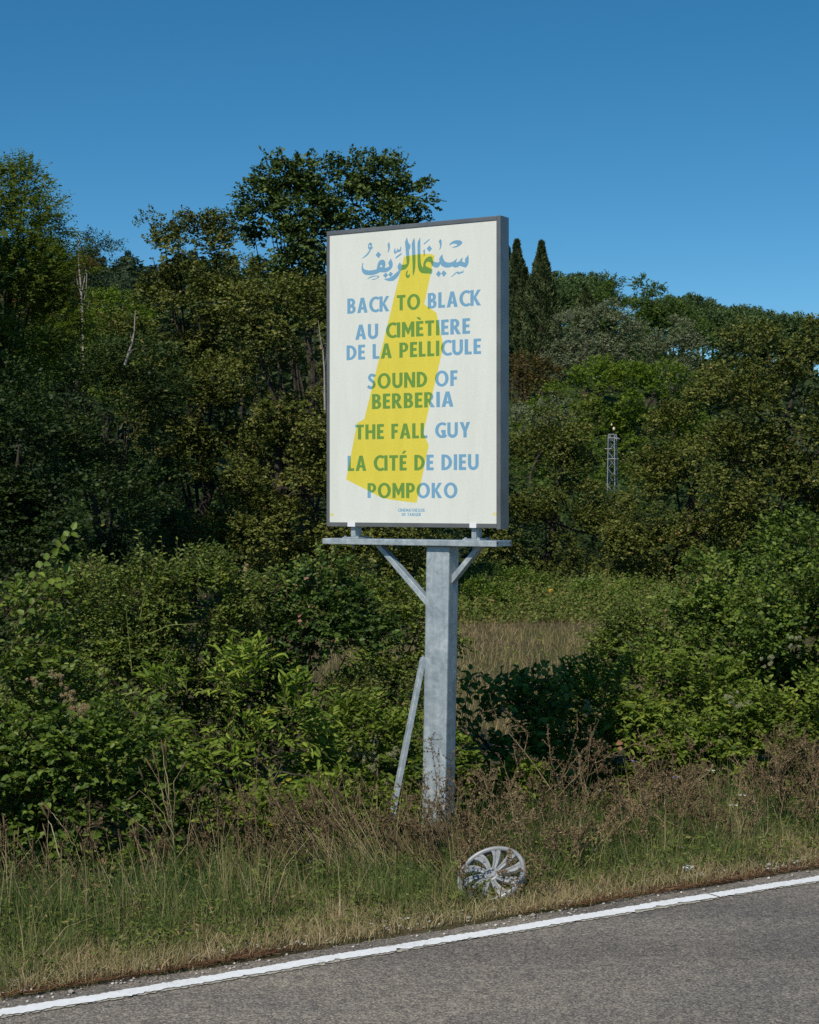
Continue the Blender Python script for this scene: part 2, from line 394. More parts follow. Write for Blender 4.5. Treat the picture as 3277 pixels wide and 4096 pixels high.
def build_ground():
    # verge: ribbon with an uneven front edge lying over the asphalt
    aa = np.arange(-9, 20, .03); ss = np.array([0, .02, .05, .1, .2, .4, .7, 1.1, 1.6, 2.2, 3, 4, 5.5, 7.5, 10, 13])
    e = .185+.035*nz(aa, aa*0, .9, 1.)+.02*nz(aa, aa*0, 5, 2.)+rng.normal(0, .004, len(aa))
    Am, Sm = np.meshgrid(aa, ss); Sm = Sm+e[None, :]*np.clip(1-ss[:, None]/4, 0, 1)
    x, y = ribbon_pts(Am, Sm); z = ground_z(x, y)+.012*nz(x, y, 9)*np.clip(ss[:, None]/.2, 0, 1)
    z[0] = .001; z[1] = .009
    V = np.stack([x, y, z], -1).reshape(-1, 3); nx = len(aa); i = np.arange(V.shape[0]).reshape(len(ss), nx)
    q = np.stack([i[:-1, :-1], i[:-1, 1:], i[1:, 1:], i[1:, :-1]], -1).reshape(-1, 4)
    tag(link('verge', npmesh('verge', V, np.full(len(q), 4), q.ravel(), smooth=True), MAT['soil']), kind='structure')
    xs = np.concatenate([np.linspace(-900, -90, 20), np.linspace(-80, 90, 110), np.linspace(100, 900, 20)])
    ys = np.concatenate([np.linspace(-200, 0, 8), np.linspace(3, 60, 60), np.linspace(62, 400, 120), np.linspace(420, 1500, 30)])
    def zf(X, Y): 
        z = ground_z(X, Y); s = sdist(X, Y)
        z = z-np.where(s < 13.5, .25, .0)*np.clip((13.5-s)/2.5, 0, 1); return z
    tag(grid_mesh('ground', xs, ys, zf, MAT['soil']), kind='structure')
build_ground()

# ------------------------------------------------------------------ the sign
TH = math.radians(30.4)
YL = 10.813
BL = P(1306.5, 2105.5, YL)
SU = np.array([math.cos(TH), -math.sin(TH), 0]); SW = np.array([math.sin(TH), math.cos(TH), 0]); SN = -SW
def S(u, wd, v): return BL+u*SU+wd*SW+np.array([0, 0, v])
def pxuv(px, py, wd=0.0):
    d = np.array([(px-CX)/F, 1.0, (HY-py)/F]); C0 = np.array([0, 0, HC]); q = BL+wd*SW
    t = np.dot(q-C0, SW)/np.dot(d, SW); p = C0+t*d
    return np.dot(p-BL, SU), p[2]-BL[2]
PW, PH, PD = 1.239, 1.868, .11

def bm_obj(name, bm, mat, parent, smooth=False):
    me = bpy.data.meshes.new(name); bm.normal_update(); bm.to_mesh(me); bm.free()
    if smooth:
        for p in me.polygons: p.use_smooth = True
    b = base_of(parent); me.transform(Matrix.Translation(Vector(-b)))
    return link(name, me, mat, parent)
def prism(poly, w0, w1, bev=.0, xform=S, segs=2):
    """extrude a (u,v) polygon from depth w0 to w1 in the sign's own frame"""
    bm = bmesh.new()
    f = [bm.verts.new(xform(u, w0, v)) for u, v in poly]; k = [bm.verts.new(xform(u, w1, v)) for u, v in poly]
    n = len(poly)
    bm.faces.new(f); bm.faces.new(k[::-1])
    for i in range(n): bm.faces.new((f[(i+1) % n], f[i], k[i], k[(i+1) % n]))
    bmesh.ops.recalc_face_normals(bm, faces=bm.faces)
    if bev: bmesh.ops.bevel(bm, geom=bm.edges[:], offset=bev, segments=segs, affect='EDGES', profile=.6)
    return bm
def box(u0, u1, w0, w1, v0, v1, bev=0.0, xform=S): return prism([(u0, v0), (u1, v0), (u1, v1), (u0, v1)], w0, w1, bev, xform)
def galv_mat():
    m, n, out = M('galvanised_steel'); b = bsdf(n, out, .48, .5, .35)
    tc = n.nodes.new('ShaderNodeTexCoord'); v = tc.outputs['Object']
    a = noise(n, 9, 8, .7, vec=v, dist=.6); r = ramp(n, [(.30, (.30, .345, .37)), (.5, (.42, .47, .49)), (.68, (.55, .59, .61))]); n.links.new(a.outputs[0], r.inputs[0])
    vo = n.nodes.new('ShaderNodeTexVoronoi'); vo.inputs['Scale'].default_value = 38; n.links.new(v, vo.inputs['Vector'])
    sp = n.nodes.new('ShaderNodeSeparateColor'); n.links.new(vo.outputs['Color'], sp.inputs[0]); r2 = ramp(n, [(0, (.90, .90, .91)), (1, (1.07, 1.07, 1.06))]); n.links.new(sp.outputs[1], r2.inputs[0])
    c = mix(n, r.outputs[0], r2.outputs[0], 1., 'MULTIPLY')
    mpp = n.nodes.new('ShaderNodeMapping'); mpp.inputs['Scale'].default_value = (30, 30, 2.2); n.links.new(v, mpp.inputs[0])
    st = noise(n, 1.0, 4, .6, vec=mpp.outputs[0]); r3 = ramp(n, [(.35, (.86, .87, .89)), (.6, (1.05, 1.05, 1.04))]); n.links.new(st.outputs[0], r3.inputs[0])
    c = mix(n, c, r3.outputs[0], 1., 'MULTIPLY')
    n.links.new(c, b.inputs['Base Color'])
    rr = ramp(n, [(.3, (.36, .36, .36)), (.7, (.62, .62, .62))]); n.links.new(a.outputs[0], rr.inputs[0]); n.links.new(rr.outputs[0], b.inputs['Roughness'])
    bump(n, b, a.outputs[0], .12, .004); return m
MAT['galv'] = galv_mat()
def alu_mat():
    m, n, out = M('dull_aluminium'); b = bsdf(n, out, .38, .5, .55)
    a = noise(n, 6, 6, .6); r = ramp(n, [(.3, (.17, .165, .165)), (.7, (.24, .235, .23))]); n.links.new(a.outputs[0], r.inputs[0]); n.links.new(r.outputs[0], b.inputs['Base Color'])
    return m
MAT['alu'] = alu_mat()
MAT['clip'] = plain('white_clip', (.74, .75, .78), (.84, .84, .85), 10, .45, .5)
MAT['hole'] = plain('dark_hole', (.01, .01, .01), (.02, .02, .02), 10, .9, .1)

def post_frame_x(u, wd, v):   # the post leans a touch
    p = S(u, wd, v); dz = (1.797-BL[2])-v
    return p+np.array([-.0165*dz, 0, 0])
base = S(.70, .05, 0); base[2] = ground_z(base[0], base[1])-.02
sign = empty('billboard', base, 'white cinema poster sign listing film titles on a galvanised steel post', 'sign')
uL, _ = pxuv(1705, 2210, -.008); uR, _ = pxuv(1798, 2210, -.008)
zc0, zc1 = 1.797-BL[2], 1.833-BL[2]
bm_obj('post', box(uL, uR, -.008, .117, -2.35, zc0-.001, .010, post_frame_x), MAT['galv'], sign)
cb = bm_obj('crossbar', box(-.002, PW-.004, -.046, .155, zc0, zc1, .004), MAT['galv'], sign)
for wd in (-.03, .135):
    bm = bmesh.new(); c = S(PW-.0035, wd, (zc0+zc1)/2+.002)
    mtx = Matrix.Translation(Vector(c)) @ Matrix.Rotation(-TH, 4, 'Z') @ Matrix.Rotation(math.pi/2, 4, 'Y')
    bmesh.ops.create_cone(bm, cap_ends=True, segments=12, radius1=.006, radius2=.006, depth=.004, matrix=mtx)
    bm_obj('bolt_hole', bm, MAT['hole'], cb)
zt = zc0-.0015
def brace(pts):
    q = [pxuv(x, y, .02) for x, y in pts]; q[0] = (q[0][0], zt); q[1] = (q[1][0], zt)
    return prism(q, .02, .075, .004)
bm_obj('brace', brace([(1497, 2180), (1521, 2180), (1705, 2391), (1705, 2425)]), MAT['galv'], sign)
bm_obj('brace', brace([(1902, 2188), (1925, 2188), (1806, 2336), (1806, 2300)]), MAT['galv'], sign)
for x0, x1, t0, t1 in ((1404, 1422, 1390, 1420), (1886, 1905, 1878, 1905)):
    u0, _ = pxuv(x0, 2130, .02); u1, _ = pxuv(x1, 2130, .02)
    lg = bm_obj('bracket', box(u0, u1, .02, .095, zc1+.0095, -.001, .003), MAT['galv'], sign)
    bm_obj('base_plate', box(u0-.045, u1+.04, -.01, .13, zc1+.001, zc1+.009, .001), MAT['galv'], lg)
    for du in (-.028, .026):
        for dw in (.0, .112):
            bm = bmesh.new(); c = S((u0 if du < 0 else u1)+du, dw, zc1+.013)
            bmesh.ops.create_cone(bm, cap_ends=True, segments=6, radius1=.009, radius2=.009, depth=.008, matrix=Matrix.Translation(Vector(c)))
            bm_obj('bolt', bm, MAT['galv'], lg)
    bm = bmesh.new(); c = S(u0+.01, .03, zc0-.014)
    bmesh.ops.create_cone(bm, cap_ends=True, segments=8, radius1=.006, radius2=.006, depth=.024, matrix=Matrix.Translation(Vector(c)))
    bm_obj('bolt_end', bm, MAT['galv'], lg)
    a0, _ = pxuv(t0, 2095, -.004); a1, _ = pxuv(t1, 2095, -.004)
    bm_obj('clip', box(a0, a1, -.0035, .001, .0, .0285, .0008), MAT['clip'], sign)
# cabinet: body behind, four rails round the poster
cab = bm_obj('cabinet', box(.004, PW-.004, .008, PD, .004, PH-.003, .0), MAT['alu'], sign)
rb, rl, rt_, rr_ = .027, .0215, .026, .026
bm_obj('frame_rail', box(0, PW-.028, 0, .02, 0, rb, .0025), MAT['alu'], sign)
bm_obj('frame_rail', box(0, PW-.0285, 0, PD+.002, PH-rt_, PH, .003), MAT['alu'], sign)
bm_obj('frame_rail', box(0, rl, 0, .02, rb+.0005, PH-rt_-.0005, .0025), MAT['alu'], sign)
bm_obj('frame_rail', box(PW-.028, PW, 0, PD+.002, -.008, PH+.001, .003), MAT['alu'], sign)

# --- poster print: every outline is cut into one flat sheet, each face gets its ink
def sh(*loops): return [list(l) for l in loops]
def rect(x0, y0, x1, y1): return sh([(x0, y0), (x1, y0), (x1, y1), (x0, y1)])
def ell(cx, cy, rx, ry, a0=0, a1=360, n=28):
    return [(cx+rx*math.cos(math.radians(a)), cy+ry*math.sin(math.radians(a))) for a in np.linspace(a0, a1, n)]
def ring(cx, cy, rx, ry, wx, wy): return sh(ell(cx, cy, rx, ry)[:-1], ell(cx, cy, rx-wx, ry-wy)[:-1])
def bowl(x0, y0, x1, y1, wx, wy):
    r = (y1-y0)/2; xm = max(x0+.02, x1-r*.98)
    out = [(x0, y0), (xm, y0)]+ell(xm, (y0+y1)/2, x1-xm, r, -90, 90, 14)[1:-1]+[(xm, y1), (x0, y1)]
    ri = r-wy; xr = x1-wx
    inn = [(x0+wx, y0+wy), (xm, y0+wy)]+ell(xm, (y0+y1)/2, xr-xm, ri, -90, 90, 12)[1:-1]+[(xm, y1-wy), (x0+wx, y1-wy)]
    return sh(out, inn)
def stroke(pts, w_, we=None):
    p = np.array(pts, float); t = np.gradient(p, axis=0); t /= np.linalg.norm(t, axis=1)[:, None]; nn = np.stack([-t[:, 1], t[:, 0]], 1)
    ws = np.full(len(p), w_/2)
    return sh([tuple(q) for q in p+nn*ws[:, None]]+[tuple(q) for q in (p-nn*ws[:, None])[::-1]])
def arcstrip(cx, cy, rx, ry, wx, wy, a0, a1):
    return sh(ell(cx, cy, rx, ry, a0, a1, 24)+ell(cx, cy, rx-wx, ry-wy, a1, a0, 24))
W_, H_ = .225, .19
G = {
 'A': (.74, [sh([(0, 0), (.25, 1), (.49, 1), (.74, 0), (.50, 0), (.45, .22), (.29, .22), (.24, 0)], [(.325, .38), (.42, .38), (.372, .68)])]),
 'B': (.60, [bowl(0, .0, .60, .56, W_, .17), bowl(0, .45, .56, 1, W_, .17)]),
 'C': (.62, [arcstrip(.47, .5, .47, .52, W_, .18, 52, 308), ]),
 'D': (.70, [bowl(0, 0, .70, 1, W_, .18)]),
 'E': (.48, [rect(0, 0, W_, 1), rect(0, 0, .48, H_), rect(0, .41, .44, .41+H_), rect(0, 1-H_, .48, 1)]),
 'F': (.47, [rect(0, 0, W_, 1), rect(0, .40, .43, .40+H_), rect(0, 1-H_, .47, 1)]),
 'G': (.70, [arcstrip(.48, .5, .48, .52, W_, .18, 52, 315), rect(.46, .02, .70, .52), rect(.40, .35, .60, .52)]),
 'H': (.70, [rect(0, 0, W_, 1), rect(.70-W_, 0, .70, 1), rect(.1, .41, .6, .60)]),
 'I': (W_, [rect(0, 0, W_, 1)]),
 'K': (.70, [rect(0, 0, W_, 1), sh([(.18, .50), (.46, 1), (.69, 1), (.38, .52), (.70, 0), (.44, 0)])]),
 'L': (.46, [rect(0, 0, W_, 1), rect(0, 0, .46, H_)]),
 'M': (.82, [rect(0, 0, .22, 1), rect(.60, 0, .82, 1), sh([(0, 1), (.21, 1), (.41, .55), (.61, 1), (.82, 1), (.45, .18), (.37, .18)])]),
 'N': (.74, [rect(0, 0, .215, 1), rect(.525, 0, .74, 1), sh([(0, 1), (.22, 1), (.74, 0), (.52, 0)])]),
 'O': (.90, [ring(.45, .5, .45, .52, W_, .18)]),
 'P': (.60, [rect(0, 0, W_, 1), bowl(0, .36, .60, 1, W_, .17)]),
 'Q': (.90, [ring(.45, .5, .45, .52, W_, .18), sh([(.45, .25), (.60, .30), (.95, -.12), (.75, -.16)])]),
 'R': (.66, [rect(0, 0, W_, 1), bowl(0, .40, .58, 1, W_, .17), sh([(.20, .44), (.42, .44), (.68, 0), (.42, 0)])]),
 'S': (.58, [stroke([(.50, .80), (.42, .89), (.30, .925), (.19, .89), (.125, .78), (.15, .66), (.29, .545), (.42, .44), (.465, .29), (.42, .15), (.29, .08), (.15, .10), (.02, .20)], .205)]),
 'T': (.60, [rect(.30-W_/2, 0, .30+W_/2, 1), rect(0, 1-H_, .60, 1)]),
 'U': (.70, [stroke([(.11, 1), (.11, .7), (.11, .38)]+ell(.35, .35, .24, .26, 180, 360, 14)+[(.59, .38), (.59, .7), (.59, 1)], W_-.01)]),
 'Y': (.70, [sh([(0, 1), (.25, 1), (.36, .66), (.46, 1), (.70, 1), (.47, .40), (.47, 0), (.25, 0), (.25, .40)])]),
 ' ': (.30, []),
 '2': (.56, [sh([(0, 0), (.56, 0), (.56, .19), (.30, .19), (.52, .52), (.55, .72), (.47, .92), (.28, 1.02), (.06, .94), (.0, .72), (.22, .70), (.26, .82), (.33, .78), (.31, .64), (.0, .16)])]),
 '0': (.66, [ring(.33, .5, .33, .52, .2, .17)]),
}
ACC = {'È': ('E', sh([(.0, 1.26), (.22, 1.26), (.34, 1.08), (.19, 1.08)])), 'É': ('E', sh([(.16, 1.08), (.31, 1.08), (.48, 1.28), (.26, 1.28)]))}
shapes_blue = []; shapes_yellow = []
def text(s, l, r, base_, top, dest):
    """l, r = left and right ends; base_ and top = (left,right) picture heights of baseline and caps"""
    u0, vb0 = pxuv(l, base_[0]); u1, vb1 = pxuv(r, base_[1]); _, vt0 = pxuv(l, top[0]); _, vt1 = pxuv(r, top[1])
    vb = (vb0+vb1)/2; h = ((vt0-vb0)+(vt1-vb1))/2
    gap = .105; x = 0; items = []
    for ch in s:
        a = ACC.get(ch); b_ = a[0] if a else ch
        wd, ss = G[b_]; items.append((x, ss+([a[1]] if a else []))); x += wd+gap
    tot = x-gap; k = (u1-u0)/tot
    for x0, ss in items:
        for shp in ss: dest.append([[(u0+(x0+px_)*k, vb+py_*h) for px_, py_ in lp] for lp in shp])
text('BACK TO BLACK', 1388, 1923, (1254.8, 1222), (1193, 1159), shapes_blue)
text('AU CIMÈTIERE', 1420, 1879, (1359, 1335), (1298, 1273), shapes_blue)
text('DE LA PELLICULE', 1385, 1923, (1441, 1416), (1381, 1354), shapes_blue)
text('SOUND OF', 1469, 1829, (1556, 1544), (1495, 1481), shapes_blue)
text('BERBERIA', 1487, 1813, (1637.6, 1626), (1576, 1565), shapes_blue)
text('THE FALL GUY', 1420, 1880, (1759, 1749), (1699, 1687), shapes_blue)
text('LA CITÉ DE DIEU', 1389, 1914, (1885, 1879), (1824, 1815), shapes_blue)
text('POMPOKO', 1469, 1829, (1993, 1992), (1933, 1930), shapes_blue)
text('CINÉMATHÈQUE', 1591, 1698, (2048, 2047), (2035, 2034), shapes_blue)
text('DE TANGER', 1606, 1683, (2064.5, 2064), (2052, 2051.5), shapes_blue)
text('IN', 1320.5, 1332, (2065, 2065), (2053, 2053), shapes_yellow)
text('20', 1969, 1985, (2063, 2063), (2050.5, 2050), shapes_yellow)
def zoomed(ox, oy, k, *loops):
    shapes_blue.append([[pxuv(ox+x*k, oy+y*k) for x, y in lp] for lp in loops])
def Z1(*l): zoomed(1420, 930, 240/1725, *l)
def Z2(*l): zoomed(1640, 930, 260/1725, *l)
Z1([(658, 543), (743, 635), (668, 740), (582, 645)])
Z1([(365, 400), (375, 340), (400, 295), (440, 288), (475, 305), (480, 350), (470, 405), (505, 408), (490, 460), (465, 490), (448, 495), (430, 540), (400, 595), (350, 655), (290, 705), (200, 757), (195, 740), (260, 680), (330, 610), (380, 545), (410, 490), (375, 465), (365, 430)],
   [(415, 355), (440, 385), (435, 415), (415, 415), (395, 390), (398, 365)])
Z1([(965, 275), (990, 310), (998, 400), (990, 480), (965, 545), (935, 575), (925, 570), (945, 490), (940, 410), (925, 360), (940, 310)])
Z1([(1150, 455), (1158, 470), (1148, 515), (1165, 535), (1195, 525), (1205, 460), (1220, 455), (1240, 490), (1275, 490), (1290, 480), (1290, 430), (1310, 395), (1327, 430), (1322, 500), (1300, 550), (1240, 560), (1200, 565), (1165, 610), (1130, 608), (1110, 570), (1112, 500), (1130, 460)])
Z1([(1330, 578), (1343, 605), (1310, 650), (1160, 757), (1155, 725), (1175, 690)])
Z1([(222, 858), (230, 880), (218, 970), (240, 1035), (300, 1075), (400, 1090), (500, 1080), (610, 1055), (622, 1020), (632, 940), (660, 860), (710, 795), (770, 775), (820, 785), (860, 835), (870, 900), (862, 960), (845, 1015), (900, 1010), (970, 975), (965, 930), (945, 870), (985, 800), (1022, 735), (1050, 800), (1075, 870), (1078, 940), (1060, 1010), (1010, 1070), (930, 1125), (860, 1145), (780, 1145), (710, 1140), (620, 1185), (520, 1220), (400, 1228), (290, 1215), (225, 1175), (190, 1110), (180, 1030), (190, 950), (205, 870)],
   [(750, 925), (780, 960), (765, 985), (742, 1000), (705, 972), (730, 935)])
Z1([(870, 1150), (943, 1215), (880, 1310), (795, 1240)]); Z1([(1010, 1120), (1085, 1180), (1025, 1285), (947, 1216)])
Z1([(345, 1350), (350, 1325), (420, 1270), (500, 1245), (600, 1235), (660, 1240), (695, 1262), (675, 1300), (620, 1330), (540, 1360), (475, 1360), (470, 1345), (560, 1325), (620, 1305), (655, 1275), (640, 1262), (560, 1265), (480, 1285), (400, 1320)])
Z1([(1285, 850), (1320, 915), (1322, 1080), (1305, 1110), (1280, 1180), (1230, 1265), (1170, 1330), (1100, 1385), (1010, 1400), (930, 1390), (850, 1350), (820, 1335), (830, 1328), (920, 1320), (1020, 1285), (1130, 1195), (1210, 1120), (1248, 1088), (1215, 1020), (1215, 970), (1240, 910)])
Z1([(1490, 130), (1510, 230), (1530, 290), (1590, 365), (1585, 440), (1565, 490), (1545, 480), (1552, 600), (1560, 800), (1545, 900), (1510, 980), (1450, 1050), (1390, 1072), (1300, 1085), (1310, 915), (1380, 925), (1440, 915), (1478, 895), (1470, 780), (1455, 600), (1440, 400), (1430, 270), (1455, 200)])
Z1([(1520, 1085), (1510, 1130), (1490, 1190), (1500, 1225), (1530, 1225), (1560, 1185), (1572, 1200), (1570, 1255), (1540, 1300), (1495, 1310), (1460, 1280), (1445, 1220), (1460, 1140), (1490, 1095)])
Z2([(105, 140), (120, 210), (125, 300), (135, 500), (140, 750), (135, 920), (115, 1040), (80, 1145), (70, 1150), (65, 1100), (60, 850), (50, 600), (38, 300), (60, 220)])
Z2([(262, 120), (268, 200), (270, 450), (272, 650), (280, 800), (300, 880), (335, 940), (345, 840), (365, 760), (410, 690), (480, 640), (545, 628), (585, 655), (597, 740), (620, 760), (680, 790), (740, 790), (775, 765), (765, 690), (800, 630), (853, 568), (865, 660), (900, 740), (950, 785), (1040, 797), (1110, 780), (1170, 745), (1240, 678), (1230, 740), (1215, 795), (1260, 780), (1310, 755), (1340, 700), (1390, 658), (1385, 720), (1375, 770), (1400, 775), (1455, 795), (1450, 710), (1490, 650), (1538, 592), (1552, 680), (1550, 800), (1520, 880), (1480, 930), (1420, 920), (1320, 880), (1260, 920), (1180, 930), (1140, 915), (1125, 895), (1050, 925), (960, 935), (880, 910), (830, 880), (800, 840), (775, 890), (720, 930), (660, 930), (600, 900), (575, 870), (555, 820), (525, 780), (480, 772), (430, 790), (400, 850), (420, 895), (500, 935), (570, 965), (590, 1000), (585, 1050), (565, 1105), (540, 1105), (535, 1090), (400, 1088), (320, 1080), (260, 1050), (225, 990), (200, 900), (192, 700), (190, 300), (200, 230), (230, 185)])
Z2([(512, 160), (512, 200), (370, 320), (358, 310), (365, 280)]); Z2([(375, 433), (390, 470), (392, 530), (380, 600), (360, 648), (355, 630), (358, 560), (342, 500), (355, 460)])
Z2([(508, 340), (580, 428), (505, 517), (432, 425)])
Z2([(805, 168), (832, 210), (835, 320), (815, 400), (785, 460), (770, 458), (790, 370), (775, 280), (757, 240), (775, 195)])
Z2([(1035, 345), (1040, 310), (1090, 255), (1160, 212), (1260, 198), (1340, 212), (1385, 248), (1370, 300), (1310, 350), (1220, 395), (1115, 407), (1105, 395), (1170, 370), (1230, 345), (1252, 320), (1220, 300), (1170, 293), (1110, 305)])
Z2([(750, 1012), (820, 1085), (760, 1188), (677, 1103)]); Z2([(882, 1000), (965, 1080), (890, 1178), (822, 1086)])
Z2([(1415, 990), (1418, 1040), (1400, 1075), (1350, 1080), (1300, 1110), (1255, 1095), (1235, 1070), (1190, 1110), (1130, 1160), (1080, 1183), (1070, 1172), (1110, 1145), (1160, 1095), (1220, 1045), (1275, 1030), (1300, 1060), (1330, 1050), (1355, 1010), (1370, 1045), (1395, 1030), (1400, 995)])
YEL = [(1615, 1027), (1640, 1021.5), (1669.6, 1017), (1699.7, 1014.4), (1725, 1016.7), (1737.8, 1022.3), (1696, 1216.6), (1744.7, 1250.5), (1751, 1281), (1772.6, 1385), (1760, 1440), (1692.8, 1730), (1713.7, 1782), (1665.9, 2011.4), (1623, 2006.8), (1570, 2000), (1525.8, 1992), (1465.5, 1959.5), (1383, 1917.7), (1427.5, 1692), (1456, 1675.6), (1514, 1440)]
shapes_yellow.append([[pxuv(x, y) for x, y in YEL]])
def inside(shape, P_):
    r = np.zeros(len(P_), bool)
    for lp in shape:
        a = np.array(lp); b = np.roll(a, -1, 0); c = np.zeros(len(P_), bool)
        for (x0, y0), (x1, y1) in zip(a, b):
            if y0 == y1: continue
            k = ((P_[:, 1] < y0) != (P_[:, 1] < y1)) & (P_[:, 0] < (x1-x0)*(P_[:, 1]-y0)/(y1-y0)+x0); c ^= k
        r ^= c
    return r
def ink(name, col, speck=.1):
    m, n, out = M(name); b = bsdf(n, out, .55, .3)
    tc = n.nodes.new('ShaderNodeTexCoord'); v = tc.outputs['Object']
    a = noise(n, 150, 3, .7, vec=v); r = ramp(n, [(.28, tuple(c*(1-speck) for c in col)), (.45, col), (.7, tuple(min(1, c*(1+speck*.3)) for c in col))]); n.links.new(a.outputs[0], r.inputs[0])
    mp_ = n.nodes.new('ShaderNodeMapping'); mp_.inputs['Scale'].default_value = (5, 5, .8); n.links.new(v, mp_.inputs[0]); d = noise(n, 2.2, 5, .65, vec=mp_.outputs[0]); rd = ramp(n, [(.32, (.94, .94, .92)), (.6, (1, 1, 1))]); n.links.new(d.outputs[0], rd.inputs[0])
    c = mix(n, r.outputs[0], rd.outputs[0], 1., 'MULTIPLY')
    n.links.new(c, b.inputs['Base Color']); return m
def build_poster():
    u0, u1, v0, v1 = rl-.003, PW-.028+.003, rb-.003, PH-rt_+.003
    verts = [(u0, v0), (u1, v0), (u1, v1), (u0, v1)]; edges = [(0, 1), (1, 2), (2, 3), (3, 0)]
    for shp in shapes_blue+shapes_yellow:
        for lp in shp:
            k = len(verts); lp = [(min(max(x, u0), u1), y) for x, y in lp]; verts += lp; edges += [(k+i, k+(i+1) % len(lp)) for i in range(len(lp))]
    ov, oe, of, *_ = delaunay_2d_cdt([Vector(p) for p in verts], edges, [], 1, 1e-6)
    vv = np.array([tuple(p) for p in ov]); ff = np.array([f for f in of if len(f) == 3])
    cen = vv[ff].mean(1)
    bl = np.zeros(len(ff), bool); ye = np.zeros(len(ff), bool)
    for s_ in shapes_blue: bl |= inside(s_, cen)
    for s_ in shapes_yellow: ye |= inside(s_, cen)
    V = np.array([S(u, .005, v) for u, v in vv])-base_of(sign)
    a = V[ff[0][1]]-V[ff[0][0]]; b = V[ff[0][2]]-V[ff[0][0]]
    if np.dot(np.cross(a, b), SN) < 0: ff = ff[:, ::-1]
    me = npmesh('poster', V, np.full(len(ff), 3), ff.ravel())
    for m_ in (ink('poster_paper', (.735, .75, .685), .05), ink('blue_ink', (.185, .38, .55), .18), ink('yellow_ink', (.74, .62, .075)), ink('green_overprint', (.155, .30, .055), .2)): me.materials.append(m_)
    mi = np.where(bl & ye, 3, np.where(bl, 1, np.where(ye, 2, 0))).astype(np.int32); me.polygons.foreach_set('material_index', mi)
    link('poster', me, None, sign)
build_poster()

# steel bar leaning behind the post
def leaning_bar():
    a = P(1694, 2630, 10.95); b = P(1551, 3330, 10.35)
    b[2] = min(b[2], ground_z(b[0], b[1])+.1); b = a+(b-a)*1.05
    o_ = empty('steel_bar', (b[0], b[1], b[2]), 'thin galvanised steel bar leaning on the back of the sign post', 'bar')
    ax = norm(b-a); s_ = norm(np.cross(ax, SW)); t_ = np.cross(ax, s_)
    cr, sr = math.cos(1.0), math.sin(1.0); s_, t_ = s_*cr-t_*sr, s_*sr+t_*cr
    def xf(u, wd, v): return a+ax*v+s_*u+t_*wd
    L = np.linalg.norm(b-a)
    bm_obj('bar', prism([(-.015, 0), (.015, 0), (.015, L), (-.015, L)], -.020, .020, .003, xf), MAT['galv'], o_)
leaning_bar()

# ------------------------------------------------------------------ wheel cover
def wheel_cover():
    c = P(1966, 3500, 8.95); R = .187
    root = empty('wheel_cover', (c[0], c[1], c[2]-.11), 'worn silver plastic wheel cover propped in the grass below the sign', 'wheel cover')
    m, n, out = M('scuffed_silver_plastic'); b = bsdf(n, out, .42, .5, .15)
    t = noise(n, 14, 8, .8); r = ramp(n, [(.26, (.16, .15, .13)), (.42, (.27, .275, .28)), (.7, (.40, .41, .43))]); n.links.new(t.outputs[0], r.inputs[0]); n.links.new(r.outputs[0], b.inputs['Base Color'])
    # disc frame: axis tilted up and a little to the left
    ax = norm(np.array([-.36, -math.cos(math.radians(55)), math.sin(math.radians(55))]))
    e1 = norm(np.cross(np.array([0, 0, 1.]), ax)); e2 = np.cross(ax, e1)
    def xf(x, y, z): return c+e1*x+e2*y+ax*z
    def lathe(prof, n_=64, a0=0, a1=2*math.pi):
        bm = bmesh.new(); rings = []
        for r_, z_ in prof: rings.append([bm.verts.new(xf(r_*math.cos(a), r_*math.sin(a), z_)) for a in np.linspace(a0, a1, n_, endpoint=False)])
        for i in range(len(prof)-1):
            for j in range(n_): bm.faces.new((rings[i][j], rings[i][(j+1) % n_], rings[i+1][(j+1) % n_], rings[i+1][j]))
        bmesh.ops.recalc_face_normals(bm, faces=bm.faces); return bm
    bm_obj('rim', lathe([(R-.020, -.012), (R-.024, .004), (R-.018, .016), (R-.008, .018), (R, .008), (R+.002, -.012), (R-.004, -.03), (R-.012, -.03), (R-.020, -.012)]), m, root, True)
    hub = bm_obj('hub', lathe([(.048, -.006), (.046, .008), (.034, .014), (.030, .010), (.012, .014), (.0005, .0145)], 40), m, root, True)
    bm_obj('cap_ring', lathe([(.030, .011), (.028, .018), (.022, .019), (.020, .012)], 32), m, hub, True)
    NS = 10
    for i in range(NS):
        a = i*2*math.pi/NS+.35
        bm = bmesh.new(); rows = []
        for k, t_ in enumerate(np.linspace(0, 1, 7)):
            r_ = .040+(R-.020-.040)*t_; ww = .0125+.016*t_**1.2; aa = a+.22*t_**1.5
            zc = .006+.006*math.sin(t_*math.pi)-.004*t_
            row = []
            for s_, dz in ((-1, -.016), (-.92, .0), (-.25, .002), (-.1, -.004), (.1, -.004), (.25, .002), (.92, 0), (1, -.016)):
                da = s_*ww/r_; row.append(bm.verts.new(xf(r_*math.cos(aa+da), r_*math.sin(aa+da), zc+dz)))
            rows.append(row)
        for k in range(6):
            for j in range(7): bm.faces.new((rows[k][j], rows[k][j+1], rows[k+1][j+1], rows[k+1][j]))
        bmesh.ops.recalc_face_normals(bm, faces=bm.faces)
        bm_obj('spoke', bm, m, root)
wheel_cover()

